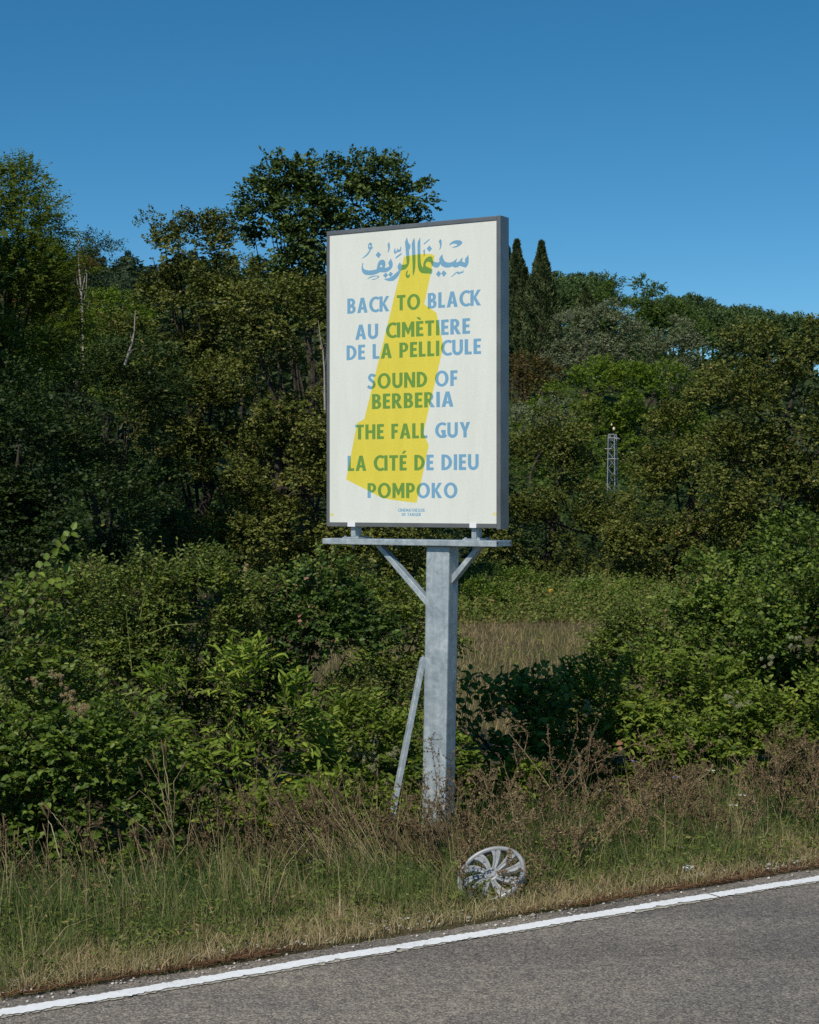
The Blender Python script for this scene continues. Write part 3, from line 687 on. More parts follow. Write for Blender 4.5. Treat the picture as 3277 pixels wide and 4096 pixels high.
# ------------------------------------------------------------------ trees
def tree(name, label, base_px, Y, lobes, mat, clump=.35, per_m2=3.0, per_clump=10, n=7, L=.32, ll=.075, lw=.05, depth=.4, back=.3, lai=4.6, limbs=10, tr=.12, cat='tree', tone0=.5, tvar=.3, fold=False, droop=.15, group=None, trunk_top=None, twigs=False, base=None, spread=1.0, whorl=False, top_tone=0.0):
    lb = [lobe(*l) if len(l) == 5 else lobe(*l[:5], d=l[5]) for l in [tuple(list(l)[:4])+(l[4] if len(l) > 4 else Y,)+tuple(l[5:]) for l in lobes]]
    bx = (base_px-CX)/F*Y; b = np.array([bx, Y, float(ground_z(bx, Y))-.05]) if base is None else np.array(base)
    root = empty(name, b, label, cat, group)
    need = lai*sum(np.pi*r_[0]*r_[2] for c_, r_ in lb)/(ll*lw*.62)/n
    O, D, C = crown_points(lb, clump, per_m2, 1, depth=depth, back=back)
    O, D, C = crown_points(lb, clump, per_m2, max(2., need/max(1, len(O))*1.35), depth=depth, back=back)
    ok = O[:, 2] > ground_z(O[:, 0], O[:, 1])+.03; O = O[ok]; D = D[ok]; C = C[ok]
    g = Geo(); st = Geo() if twigs else None
    sprigs(g, O, D, L*rng.uniform(.6, 1.3, len(O)), n, ll, lw, fold=fold, droop=droop, tone0=np.clip(tone0+.10*C, 0, 1), tvar=tvar, stem=st, spread=spread, whorl=whorl)
    g.build('crown', MAT[mat], root)
    if twigs: tag(st.build('twigs', MAT['twig'], root), kind='stuff')
    # trunk with limbs to the lobes
    tg = Geo(); top = max(lb, key=lambda l: l[0][2]); tp = top[0]
    k = 7; t = np.linspace(0, 1, k)[:, None]
    main = b+(tp-b)*t; main[1:-1, :2] += rng.normal(0, .10*tr/.12, (k-2, 2))
    tubes(tg, main, tr*(1-t[:, 0])**.8+.008, 8)
    tg.build('trunk', MAT['bark'], root)
    lg = Geo()
    for c_, r_ in lb:
        if c_ is tp: continue
        for q in range(max(1, limbs//len(lb))):
            e = c_+norm(rng.normal(size=3))*r_*rng.uniform(.3, .95)
            t0 = rng.uniform(.15, .7); s_ = b+(tp-b)*t0
            mid = (s_+e)/2+np.array([0, 0, -.12])*np.linalg.norm(e-s_)
            tt = np.linspace(0, 1, 6)[:, None]; pts = (1-tt)**2*s_+2*tt*(1-tt)*mid+tt**2*e
            tubes(lg, pts, (tr*.28)*(1-.9*tt[:, 0])+.005, 5)
    if lg.n: lg.build('limbs', MAT['bark'], root)
    return root

OAK = dict(clump=.50, per_m2=1.5, per_clump=11, n=6, L=.22, ll=.088, lw=.060, depth=.45, lai=4.4)
# front left: locust whose crown leaves the frame
tree('locust_tree', 'feathery light green tree at the left edge of the photo', -120, 33,
     [(20, 820, 110, 100), (120, 840, 70, 40), (100, 740, 45, 35), (-80, 950, 260, 170), (90, 860, 130, 90), (190, 960, 60, 40), (30, 1000, 190, 120), (120, 930, 90, 80), (60, 1130, 230, 170), (-60, 1330, 330, 190), (-350, 1100, 260, 300), (-330, 1500, 300, 260), (120, 1300, 200, 120)],
     'locust', clump=.40, per_m2=2.6, per_clump=7, n=12, L=.36, ll=.07, lw=.034, lai=6.0, depth=.5, tr=.13, limbs=24, droop=.12, tone0=.55, spread=1.6)
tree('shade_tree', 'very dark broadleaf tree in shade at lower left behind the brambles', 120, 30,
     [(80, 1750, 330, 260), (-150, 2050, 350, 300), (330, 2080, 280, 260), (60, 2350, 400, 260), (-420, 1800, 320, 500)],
     'oak_dark', clump=.48, per_m2=1.6, per_clump=10, n=6, L=.28, ll=.09, lw=.055, tr=.15, limbs=16, tone0=.10)  # low leaf tone: the near-black shade is put into the leaf colour
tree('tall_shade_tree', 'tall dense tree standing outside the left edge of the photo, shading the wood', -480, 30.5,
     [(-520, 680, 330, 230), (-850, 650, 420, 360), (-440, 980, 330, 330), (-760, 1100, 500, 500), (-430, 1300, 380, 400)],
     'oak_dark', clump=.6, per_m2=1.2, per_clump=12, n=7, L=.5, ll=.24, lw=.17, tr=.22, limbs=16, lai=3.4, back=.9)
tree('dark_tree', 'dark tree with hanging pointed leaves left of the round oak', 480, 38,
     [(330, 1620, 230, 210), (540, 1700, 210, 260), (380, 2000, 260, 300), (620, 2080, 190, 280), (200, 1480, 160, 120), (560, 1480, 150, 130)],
     'oak_dark', clump=.45, per_m2=1.7, per_clump=10, n=6, L=.30, ll=.095, lw=.045, tr=.12, limbs=14, tone0=.28, droop=.35)  # leaf tone lowered too, painting in the deep shade of the left wood
tree('round_oak', 'tall rounded oak with pointed tops left of the tallest tree', 760, 42,
     [(800, 1010, 130, 130), (700, 1010, 70, 80), (880, 980, 60, 80), (640, 1010, 90, 110), (760, 1250, 230, 180), (620, 1350, 170, 190), (930, 1300, 170, 190), (760, 1600, 280, 230), (820, 1950, 300, 260), (900, 2220, 300, 150)],
     'oak', **dict(OAK, clump=.34, per_m2=3.2, lai=5.4), tr=.17, limbs=20, tone0=.42)
tree('tallest_tree', 'tallest tree with an open ragged crown rising behind the poster sign', 1250, 47,
     [(1120, 700, 95, 60), (1050, 790, 95, 70), (1180, 800, 110, 90), (985, 900, 70, 60), (1330, 760, 120, 90), (1520, 720, 120, 75), (1640, 790, 95, 70), (1440, 820, 150, 90), (1250, 690, 90, 50), (1420, 700, 110, 60), (1220, 850, 160, 100), (1080, 880, 110, 90), (1120, 960, 130, 90), (1300, 950, 190, 120), (1560, 900, 130, 90), (1200, 1150, 160, 130)],
     'tall_oak', clump=.34, per_m2=4.4, per_clump=8, n=6, L=.24, ll=.12, lw=.085, depth=.6, back=.9, lai=7.0, tr=.17, limbs=20, tone0=.5)
tree('brown_oak', 'brownish green oak directly left of the poster sign', 1160, 40,
     [(1100, 1250, 170, 170), (1240, 1330, 170, 200), (1060, 1550, 200, 210), (1250, 1650, 190, 240), (1120, 1900, 230, 220), (1300, 2050, 230, 220), (1080, 2150, 240, 160), (1450, 2250, 200, 110), (1500, 1700, 250, 300), (1600, 2050, 250, 220)],
     'oak', **OAK, tr=.16, limbs=20, tone0=.55)
tree('young_tree', 'bright yellow green young tree behind the left bare trunk', 430, 56,
     [(430, 1270, 120, 130), (520, 1330, 90, 110), (330, 1360, 90, 110), (450, 1480, 170, 120), (250, 1400, 120, 120)],
     'lime', clump=.3, per_m2=4, per_clump=9, n=6, L=.28, ll=.09, lw=.06, tr=.08, limbs=12, tone0=.55)
tree('orange_tipped_tree', 'tree with orange tinted tips beside the locust crown', 250, 64,
     [(250, 1120, 100, 60), (330, 1090, 60, 40), (180, 1200, 110, 80), (280, 1250, 120, 90)],
     'rust', clump=.32, per_m2=3.6, per_clump=9, n=6, L=.3, ll=.10, lw=.05, tr=.1, limbs=10, tone0=.5)
tree('black_pine', 'dark green pine below the left ridge', 400, 95,
     [(400, 1010, 60, 45), (380, 1080, 100, 60), (440, 1130, 95, 70), (370, 1180, 100, 70)],
     'fir', clump=.6, per_m2=1.5, per_clump=14, n=8, L=.5, ll=.20, lw=.07, tr=.2, limbs=12, tone0=.45, whorl=True)
tree('twin_top_oak', 'oak with two bushy tops peeping beside the tallest tree', 1000, 60,
     [(960, 1130, 130, 90), (1050, 1180, 120, 100), (900, 1230, 120, 120)],
     'oak', clump=.34, per_m2=3.4, per_clump=9, n=6, L=.3, ll=.11, lw=.06, tr=.1, limbs=8)
# right side
tree('olive_green_tree', 'dark olive tree beside the lower right corner of the poster', 2180, 47,
     [(2120, 1900, 190, 200), (2270, 1990, 150, 170), (2200, 2130, 250, 180), (2420, 2160, 200, 150), (2050, 2080, 150, 170), (2260, 1720, 110, 110), (1900, 1900, 180, 240)],
     'oak', **OAK, tr=.13, limbs=18, tone0=.42)
tree('leafy_green_tree', 'bright green leafy tree standing behind the lattice mast', 2500, 84,
     [(2450, 1560, 170, 120), (2300, 1640, 140, 130), (2620, 1600, 170, 130), (2380, 1800, 190, 150), (2600, 1790, 190, 160), (2200, 1800, 120, 120), (2150, 1690, 90, 90), (2750, 1640, 120, 100)],
     'lime', clump=.5, per_m2=1.9, per_clump=13, n=7, L=.4, ll=.16, lw=.10, tr=.2, limbs=18, tone0=.5)
tree('middle_right_oak', 'brown green oak in front right of the lattice mast', 2700, 45,
     [(2740, 1790, 150, 170), (2620, 2010, 190, 190), (2860, 1960, 210, 220), (2700, 2200, 260, 130), (2850, 1650, 150, 150), (2940, 2170, 220, 140)],
     'oak', **OAK, tr=.14, limbs=18, tone0=.5)
tree('right_edge_oak', 'large dark oak filling the right edge of the photo', 3150, 42,
     [(3200, 1420, 170, 120), (3010, 1450, 130, 120), (3100, 1640, 230, 200), (2980, 1850, 160, 170), (3280, 1760, 220, 300), (3130, 1990, 260, 220), (3250, 2200, 260, 170), (3420, 1550, 200, 250), (3450, 1950, 200, 300), (2900, 1520, 110, 90)],
     'oak', **OAK, tr=.18, limbs=22, tone0=.48)
tree('large_holm_oak', 'large rounded grey green tree below the cypresses', 2370, 108,
     [(2310, 1345, 95, 95), (2440, 1330, 110, 105), (2260, 1450, 85, 65), (2360, 1430, 150, 80), (2510, 1400, 70, 80)],
     'holm', clump=.55, per_m2=2.2, per_clump=16, n=6, L=.35, ll=.15, lw=.085, tr=.25, limbs=12, depth=.25, tone0=.5)
tree('small_holm_oak', 'smaller rounded grey green tree right of the large one', 2690, 104,
     [(2700, 1350, 75, 65), (2640, 1420, 80, 70), (2740, 1420, 80, 70), (2680, 1490, 110, 60)],
     'holm', clump=.5, per_m2=2.2, per_clump=15, n=6, L=.35, ll=.14, lw=.08, tr=.22, limbs=10, depth=.25, tone0=.4)
tree('pyramid_tree', 'yellow green pyramid shaped tree on the right hillside', 2440, 138,
     [(2442, 1165, 50, 45), (2420, 1230, 90, 60), (2500, 1270, 90, 70), (2370, 1260, 80, 70), (2560, 1340, 90, 80)],
     'green', clump=.6, per_m2=1.4, per_clump=13, n=6, L=.5, ll=.22, lw=.13, tr=.2, limbs=12, tone0=.6)
tree('crooked_top_tree', 'yellow green tree with a crooked open top on the right hillside', 2620, 134,
     [(2580, 1140, 34, 26), (2618, 1155, 22, 16), (2600, 1200, 70, 45), (2660, 1260, 90, 70), (2580, 1260, 80, 70), (2720, 1320, 90, 70)],
     'green', clump=.5, per_m2=1.6, per_clump=12, n=6, L=.5, ll=.22, lw=.13, tr=.2, limbs=14, tone0=.55)
tree('lower_green_tree', 'mid green tree between the two grey green trees', 2570, 124,
     [(2590, 1390, 90, 80), (2770, 1350, 70, 60), (2560, 1470, 80, 60), (2800, 1420, 80, 70)],
     'green', clump=.55, per_m2=1.5, per_clump=12, n=6, L=.5, ll=.20, lw=.12, tr=.2, limbs=8, tone0=.35)
tree('rusty_tree', 'rusty brown bush under the cypresses at the poster edge', 2110, 92,
     [(2090, 1480, 90, 55), (2160, 1500, 70, 55), (2040, 1530, 80, 60), (2130, 1560, 90, 50)],
     'rust', clump=.45, per_m2=2.2, per_clump=12, n=6, L=.4, ll=.16, lw=.09, tr=.12, limbs=8, tone0=.45)
tree('slope_shrub', 'grey green shrub below the rusty brown bush', 2120, 80,
     [(2140, 1660, 90, 50), (2220, 1640, 60, 45), (2080, 1700, 80, 60)],
     'holm', clump=.35, per_m2=3.2, per_clump=12, n=6, L=.3, ll=.12, lw=.07, tr=.08, limbs=6, tone0=.5)

def cypress(name, label, px, top, bot, hw, Y, tone=.5):
    bx = (px-CX)/F*Y; gz = float(ground_z(bx, Y)); root = empty(name, (bx, Y, gz), label, 'cypress')
    zt_ = P(px, top, Y)[2]; zb = P(px, bot, Y)[2]; H = zt_-zb; R = hw*Y/F
    nn_ = 2600; t = rng.random(nn_)**.75
    prof = np.interp(1-t, [0, .05, .2, .45, .8, 1], [.0, .07, .32, .70, 1.0, .88])
    ang = rng.uniform(0, 2*np.pi, nn_); ph = 1+.10*np.sin(ang*5+t*9)+.08*np.sin(t*41+ang*2)
    rr = R*prof*ph*rng.uniform(.8, 1.02, nn_)
    O = np.stack([bx+rr*np.cos(ang), Y+rr*np.sin(ang), zb+(H-.3)*t], 1)
    D = norm(np.stack([np.cos(ang)*.28, np.sin(ang)*.28, np.ones(nn_)], 1)+rng.normal(0, .1, (nn_, 3)))
    g = Geo(); sprigs(g, O, D, .55*np.clip(prof*1.5, .3, 1), 5, .30, .11, droop=0, curl=.05, spread=.35, tone0=np.clip(tone+.28*np.sin(ang*4+t*23), 0, 1), tvar=.25, updir=.0)
    # upright tip
    g.build('crown', MAT['cypress'], root)
    tg = Geo(); tubes(tg, np.array([[bx, Y, gz], [bx, Y, zb+H*.5], [bx, Y, zt_-.2]]), np.array([.25, .18, .02]), 8); tg.build('trunk', MAT['bark'], root)
cypress('cypress_tree', 'pointed dark cypress standing alone right of the poster', 2166, 962, 1460, 76, 118)
cypress('cypress_tree', 'dark cypress just beside the poster frame, left of the lone one', 2068, 956, 1440, 64, 122, .42)
cypress('cypress_tree', 'shorter thin cypress squeezed between the two tall cypresses', 2100, 1068, 1440, 38, 120, .42)
cypress('cypress_tree', 'cypress mostly hidden behind the right edge of the poster', 2030, 985, 1440, 44, 124, .42)
cypress('cypress_tree', 'small blunt cypress beside the yellow green pyramid tree', 2345, 1150, 1330, 42, 128, .55)

# far ridge --------------------------------------------------------------------
def pine_mesh(kind, seed):
    r0 = np.random.default_rng(seed); g = Geo(); global rng; keep = rng; rng = r0
    if kind == 'umbrella':
        lb = [(np.array([0, 0, 6.2]), np.array([3.6, 3.6, 1.3])), (np.array([1.6, .3, 5.8]), np.array([2.2, 2.2, 1.0])), (np.array([-1.7, -.3, 5.7]), np.array([2.2, 2.2, 1.0]))]
        O, D, C = crown_points(lb, .6, 1.3, 9, depth=.25, back=1.0)
        sprigs(g, O, D, .5, 6, .34, .16, droop=0, tone0=np.clip(.55+.12*C, 0, 1), whorl=True)
    elif kind == 'fir':
        n_ = 900; t = r0.random(n_)**1.25; rr = 1.25*(1-t)**.9*r0.uniform(.55, 1.05, n_)*(1+.25*np.sin(t*34)); an = r0.uniform(0, 6.283, n_)
        O = np.stack([rr*np.cos(an), rr*np.sin(an), .6+6.6*t], 1); D = np.stack([np.cos(an), np.sin(an), .2+0*an], 1)
        sprigs(g, O, D, .45, 5, .30, .12, droop=.2, tone0=.45, whorl=True)
    else:
        lb = [(np.array([0, 0, 3.6]), np.array([2.2, 2.2, 2.0])), (np.array([1.2, 0, 2.8]), np.array([1.7, 1.7, 1.5])), (np.array([-1.2, .4, 2.9]), np.array([1.7, 1.7, 1.6]))]
        O, D, C = crown_points(lb, .6, 1.2, 8, depth=.3, back=1.0)
        sprigs(g, O, D, .5, 6, .34, .20, tone0=np.clip(.5+.12*C, 0, 1))
    rng = keep
    me = g.mesh('crown'); tg = Geo(); h = {'umbrella': 5.8, 'fir': 6.6, 'round': 3.5}[kind]
    tubes(tg, np.array([[0, 0, -1.0], [.1, 0, h*.5], [0, 0, h]]), np.array([.22, .16, .05]), 6)
    return me, tg.mesh('trunk')
FAR = {k: [pine_mesh(k, 50+i) for i in range(2)] for k in ('umbrella', 'fir', 'round')}
for k, mt in (('umbrella', 'pine'), ('fir', 'fir'), ('round', 'oak_dark')):
    for c_, t_ in FAR[k]: c_.materials.append(MAT[mt]); t_.materials.append(MAT['bark'])
def far_tree(kind, name, label, group, px, Y, s, dz=0):
    x = (px-CX)/F*Y; z = float(ground_z(x, Y))+dz
    r_ = empty(name, (x, Y, z), label, 'tree', group); r_.scale = (s, s, s); r_.rotation_euler = (0, 0, rng.uniform(0, 6.28))
    c_, t_ = FAR[kind][int(rng.integers(0, 2))]
    for nm, me in (('crown', c_), ('trunk', t_)):
        o_ = bpy.data.objects.new(nm, me); COL.objects.link(o_); o_.parent = r_
def ridge_Y(az): return 300.0
NP = 0
for px, Y, s in [(2230, 210, .8), (2290, 225, .9), (2200, 240, .9), (2340, 250, .9), (2680, 235, .85), (2735, 240, .95), (2790, 250, .9), (2850, 240, 1.0), (2905, 245, 1.0), (2960, 250, .9), (3010, 240, .85), (3080, 235, 1.0), (3130, 240, .9), (3190, 240, 1.05), (3250, 235, .9), (3310, 235, 1.0), (2880, 205, .9), (2990, 200, .9), (3110, 195, 1.0), (2810, 210, .9), (3230, 200, .9)]:
    far_tree('umbrella', 'umbrella_pine', 'flat topped umbrella pine on the right hand ridge', 'umbrella pines on the right ridge', px, Y, s*(1.0+.35*rng.random()))
for px, Y, s in [(2420, 250, .9), (2450, 255, .8), (3030, 250, .9), (3060, 255, .75), (3045, 248, 1.0), (3160, 255, .8), (3235, 250, .85), (2645, 255, .8), (2925, 258, .8)]:
    far_tree('fir', 'fir_tree', 'small dark conifer spire on the right hand ridge', 'conifer spires on the right ridge', px, Y, s*.9)
for i, px in enumerate(np.linspace(240, 960, 34)):
    far_tree('fir', 'fir_tree', 'small dark conifer spire on the left hand ridge', 'conifer spires on the left ridge', px+rng.uniform(-12, 12), rng.uniform(250, 300), rng.uniform(.65, 1.0))
def woodland():
    g = Geo(); r0 = rng
    pts = []
    for Y in np.arange(68, 292, 6.5):
        for x in np.arange(-.33*Y, .33*Y, 6.0):
            pts.append((x+r0.uniform(-2.5, 2.5), Y+r0.uniform(-3, 3)))
    pts = np.array(pts); zz = ground_z(pts[:, 0], pts[:, 1])
    for (x, Y), z in zip(pts, zz):
        az = x/Y
        if abs(az) > .285: continue
        if Y < 137 and (-.02 < az < .215) : continue
        if az > .075 and Y > 185 and r0.random() < .9: continue
        if Y < 90 and az > -.05 and az < .22: continue
        s = r0.uniform(.75, 1.15)
        fir = (az < -.05 and r0.random() < .6) or r0.random() < .15
        if fir:
            n_ = 95; t = r0.random(n_)**1.2; rr = 1.5*s*(1-t)**.8*r0.uniform(.5, 1.05, n_); an = r0.uniform(0, 6.283, n_)
            O = np.stack([x+rr*np.cos(an), Y+rr*np.sin(an), z+s*(.4+5.6*t)], 1); D = np.stack([np.cos(an), np.sin(an), .4+0*an], 1); tn = .25
        else:
            n_ = 105; u = norm(r0.normal(size=(n_, 3))); u[:, 2] = np.abs(u[:, 2])*1.0-.15
            O = np.array([x, Y, z+1.6*s])+u*np.array([2.8, 2.8, 2.4])*s*r0.uniform(.75, 1.05, (n_, 1)); D = u; tn = r0.uniform(.4, .65)
        sprigs(g, O, D, .8, 3, .75, .50, tone0=tn, tvar=.3)
    tag(g.build('hillside_woodland', MAT['green_far']), 'mixed woodland covering the far hillside', 'woodland', kind='stuff')
MAT['green_far'] = leaf_mat('far_leaf', (.012, .024, .008), (.034, .055, .018), (.075, .10, .032), None, trans=.15)
woodland()

# dead trunks -----------------------------------------------------------------
def dead_tree(label, Y, main, branches, r=.05):
    b = P(*main[0], Y); root = empty('bare_trunk', (b[0], Y, b[2]), label, 'dead tree')
    g = Geo(); pts = np.array([P(x, y, Y) for x, y in main]); n_ = len(pts)
    tubes(g, pts, np.linspace(r, r*.15, n_), 6); g.build('trunk', MAT['deadwood'], root)
    for br in branches:
        gb = Geo(); p = np.array([P(x, y, Y+rng.uniform(-.2, .2)*i) for i, (x, y) in enumerate(br)]); tubes(gb, p, np.linspace(r*.4, r*.08, len(p)), 5); gb.build('branch', MAT['deadwood'], root)
dead_tree('tall bare bleached trunk rising on the left, below the ridge', 45, [(335, 1480), (333, 1350), (330, 1230), (322, 1120), (314, 1040), (318, 970), (314, 945)],
          [[(330, 1230), (345, 1160), (348, 1100), (340, 1065)], [(326, 1180), (310, 1130), (305, 1090)], [(332, 1260), (318, 1215), (285, 1206)], [(333, 1270), (350, 1240), (358, 1205)], [(330, 1160), (338, 1120), (342, 1090)]], .042)
dead_tree('short forked bleached trunk right of the taller bare one', 34, [(500, 1460), (512, 1420), (530, 1370), (538, 1320), (540, 1270), (543, 1240)],
          [[(530, 1365), (520, 1330), (512, 1318)], [(512, 1425), (530, 1400), (552, 1390)], [(538, 1330), (545, 1300)]], .030)
dead_tree('thin bare stems at the left edge of the poster frame', 32, [(1300, 1640), (1298, 1480), (1292, 1400), (1280, 1340), (1274, 1280)],
          [[(1298, 1500), (1306, 1420), (1304, 1330)], [(1292, 1400), (1284, 1380), (1272, 1330)], [(1300, 1600), (1285, 1550), (1268, 1540)]], .022)

# lattice mast ------------------------------------------------------------------
def mast():
    Y = 72; s = Y/F; cx, _, _ = P(2450, 1900, Y); gz = float(ground_z(cx, Y)); top = P(2450, 1738, Y)[2]
    root = empty('lattice_mast', (cx, Y, gz), 'grey steel lattice mast rising among the trees on the right', 'mast')
    m = plain('weathered_mast_steel', (.24, .245, .26), (.36, .365, .39), 8, .5, .5, .3)
    th = math.radians(25); ux = np.array([math.cos(th), -math.sin(th), 0]); uy = np.array([math.sin(th), math.cos(th), 0])
    hw = .135
    def q(a, b, z): k = hw*(1+.10*(top-z)); return np.array([cx, Y, z])+ux*a*k+uy*b*k
    zs = np.arange(top, gz, -.36)
    for a, b in ((-1, -1), (1, -1), (1, 1), (-1, 1)):
        g = Geo(); tubes(g, np.array([q(a, b, top), q(a, b, gz)]), np.array([.024, .03]), 4); g.build('leg', m, root)
    g = Geo()
    cs = [(-1, -1), (1, -1), (1, 1), (-1, 1)]
    for i, (z0, z1) in enumerate(zip(zs[:-1], zs[1:])):
        for j in range(4):
            A, B = cs[j], cs[(j+1) % 4]
            if i % 2: A, B = B, A
            tubes(g, np.array([q(*A, z0), q(*B, z1)]), np.array([.011, .011]), 4)
    g.build('lattice', m, root)
    for zy, e0, e1 in ((1752, -1.0, 1.6), (1836, -1.0, 1.5), (1738, -1, 1)):
        z = P(0, zy, Y)[2]; g = Geo()
        for b in (-1, 1): tubes(g, np.array([q(e0, b, z), q(e1, b, z)]), np.array([.022, .022]), 4)
        g.build('crosspiece', m, root)
    z = P(0, 1795, Y)[2]; g = Geo(); tubes(g, np.array([q(-2.0, -1, z), q(.2, -1, z)]), np.array([.02, .02]), 4); g.build('arm', m, root)
    z = P(0, 1755, Y)[2]; g = Geo(); tubes(g, np.array([q(1.2, -1, z), q(2.8, -1, z-.02)]), np.array([.018, .014]), 4); g.build('arm', m, root)
    g = Geo(); tubes(g, np.array([q(0, 0, top-.1), P(2450, 1690, Y)]), np.array([.02, .016]), 6); g.build('spike', MAT['hole'], root)
    mi = plain('cream_insulator', (.60, .45, .24), (.80, .68, .45), 9, .4, .5)
    for px, py, r_ in ((2447, 1698, .045), (2456, 1714, .065)):
        bm = bmesh.new(); c = P(px, py, Y-.03)
        for dz, rr in ((-.6, .75), (0, 1), (.6, .7)):
            bmesh.ops.create_cone(bm, cap_ends=True, segments=10, radius1=r_*rr, radius2=r_*rr*.45, depth=r_*.8, matrix=Matrix.Translation(Vector(c+np.array([0, 0, dz*r_]))))
        bm_obj('insulator', bm, mi, root)
mast()
def marker():
    Y = 41; p = P(2204, 2363, Y); gz = float(ground_z(p[0], Y))
    root = empty('marker_sign', (p[0], Y, gz), 'small yellow marker plate standing in the weeds at the field edge', 'sign')
    m = plain('yellow_plate', (.75, .40, .01), (.85, .52, .02), 30, .4, .5)
    k = Y/F; bm = bmesh.new(); q = [(-8.5, 7.5), (8.5, 6.5), (4.5, -2), (3, -6), (-8.5, -4.5)]
    f = [bm.verts.new(p+np.array([x*k, -.004, y*k])) for x, y in q]; b = [bm.verts.new(p+np.array([x*k, .004, y*k])) for x, y in q]
    bm.faces.new(f); bm.faces.new(b[::-1])
    for i in range(5): bm.faces.new((f[i], b[i], b[(i+1) % 5], f[(i+1) % 5]))
    bmesh.ops.recalc_face_normals(bm, faces=bm.faces); bm_obj('plate', bm, m, root)
    g = Geo(); tubes(g, np.array([[p[0]+.01, Y+.02, gz], [p[0], Y+.02, p[2]]]), np.array([.012, .012]), 6); g.build('stake', MAT['twig'], root)
marker()

# ------------------------------------------------------------------ field between the bushes
def blades(g, x, y, z0, h, wd, tone, lean=.35, segs=3, bend=None):
    n_ = len(x); az = rng.uniform(0, 2*np.pi, n_)
    ld = np.stack([np.cos(az), np.sin(az), np.zeros(n_)], 1)*(np.abs(rng.normal(0, lean, n_)))[:, None]
    if bend is not None: ld += bend
    t = np.linspace(0, 1, segs+1)
    base_ = np.stack([x, y, z0], 1)
    ctr = base_[:, None, :]+np.stack([ld[:, 0:1]*t**1.8*h[:, None], ld[:, 1:2]*t**1.8*h[:, None], (t*(1-.22*np.clip((ld**2).sum(1), 0, 2)[:, None]*t))*h[:, None]], -1)
    fa = rng.uniform(-1.2, 1.2, n_); sd = np.stack([np.cos(fa), np.sin(fa), np.zeros(n_)], 1)
    ww = (wd[:, None]*(1-.85*t**1.5))*.5
    Lf = ctr-sd[:, None, :]*ww[..., None]; Rt = ctr+sd[:, None, :]*ww[..., None]
    V = np.stack([Lf, Rt], 2)
    i = np.arange(n_*(segs+1)*2).reshape(n_, segs+1, 2)
    q = np.stack([i[:, :-1, 0], i[:, :-1, 1], i[:, 1:, 1], i[:, 1:, 0]], -1).reshape(-1, 4)
    g.add(V, quads=q, tone=np.repeat(np.clip(tone, 0, 1), segs), hue=.5)
def scatter_wedge(n_, y0, y1, a0, a1):
    y = np.sqrt(rng.uniform(y0**2, y1**2, n_)); az = rng.uniform(a0, a1, n_); return az*y, y
def understory():
    g = Geo(); n_ = 4200; az = rng.uniform(-.27, .29, n_); y = rng.uniform(53, 63, n_); x = az*y
    k = ~((np.abs(az-.119) < .02) & (y > 40) & (rng.random(n_) < .0)); x, y, az = x[k], y[k], az[k]
    h = (2.2+.8*nz(x, y, .35, 2))*rng.random(len(x))**.8
    O = np.stack([x, y, ground_z(x, y)+h], 1); D = np.stack([rng.normal(0, .6, len(x)), rng.normal(-.3, .5, len(x)), rng.uniform(.1, 1, len(x))], 1)
    sprigs(g, O, D, .5, 7, .17, .11, tone0=np.clip(.12+.1*nz(x, y, .6), 0, 1), tvar=.3)  # low tone paints in the shade cast by the overhanging crowns
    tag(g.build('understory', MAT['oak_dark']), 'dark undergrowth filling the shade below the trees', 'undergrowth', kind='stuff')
understory()
def hillside_scrub():
    g = Geo(); n_ = 6500; az = rng.uniform(-.27, .29, n_); y = np.sqrt(rng.uniform(62**2, 118**2, n_)); x = az*y
    h = (1.1+.9*nz(x, y, .25, 4)).clip(.1)*rng.random(n_)
    O = np.stack([x, y, ground_z(x, y)+h], 1); D = np.stack([rng.normal(0, .7, n_), rng.normal(-.2, .6, n_), rng.uniform(.1, 1, n_)], 1)
    sprigs(g, O, D, .6, 5, .26, .17, tone0=np.clip(.45+.2*nz(x, y, .2), 0, 1), tvar=.35)
    tag(g.build('hillside_scrub', MAT['green']), 'low scrub covering the slope behind the trees', 'scrub', kind='stuff')
hillside_scrub()
def field():
    g = Geo(); x, y = scatter_wedge(20000, 16, 42, -.06, .22)
    t = .80+.12*nz(x, y, .8)-.40*np.clip((y-34)/5, 0, 1)+rng.normal(0, .10, len(x))
    blades(g, x, y, ground_z(x, y)-.02, rng.uniform(.06, .24, len(x)), rng.uniform(.006, .014, len(x)), t-.02, .7, 2)
    tag(g.build('field_grass', leaf_mat('field_straw', (.05, .075, .018), (.17, .15, .055), (.42, .31, .165), None)), 'dry straw coloured grass in the clearing', 'grass', kind='stuff')
    g = Geo()
    x, y = scatter_wedge(3000, 36, 45, -.10, .24); hh = np.interp(y, [36, 38, 42, 45], [.12, .40, .62, .75])*rng.uniform(.6, 1.3, len(x))
    O = np.stack([x, y, ground_z(x, y)+0*hh], 1)
    for k in range(5):
        OO = O.copy(); OO[:, 2] += hh*k/5.5; OO[:, :2] += rng.normal(0, .06, (len(x), 2))
        D = np.stack([rng.normal(0, .6, len(x)), rng.normal(0, .6, len(x)), .5+rng.random(len(x))], 1)
        sprigs(g, OO, D, hh*.32, 5, .085, .045, tone0=np.clip(.55+.15*nz(x, y, .7), 0, 1), tvar=.35, hue0=.55, hvar=.3)
    tag(g.build('field_weeds', MAT['weed']), 'green weeds along the far side of the clearing', 'weeds', kind='stuff')
field()
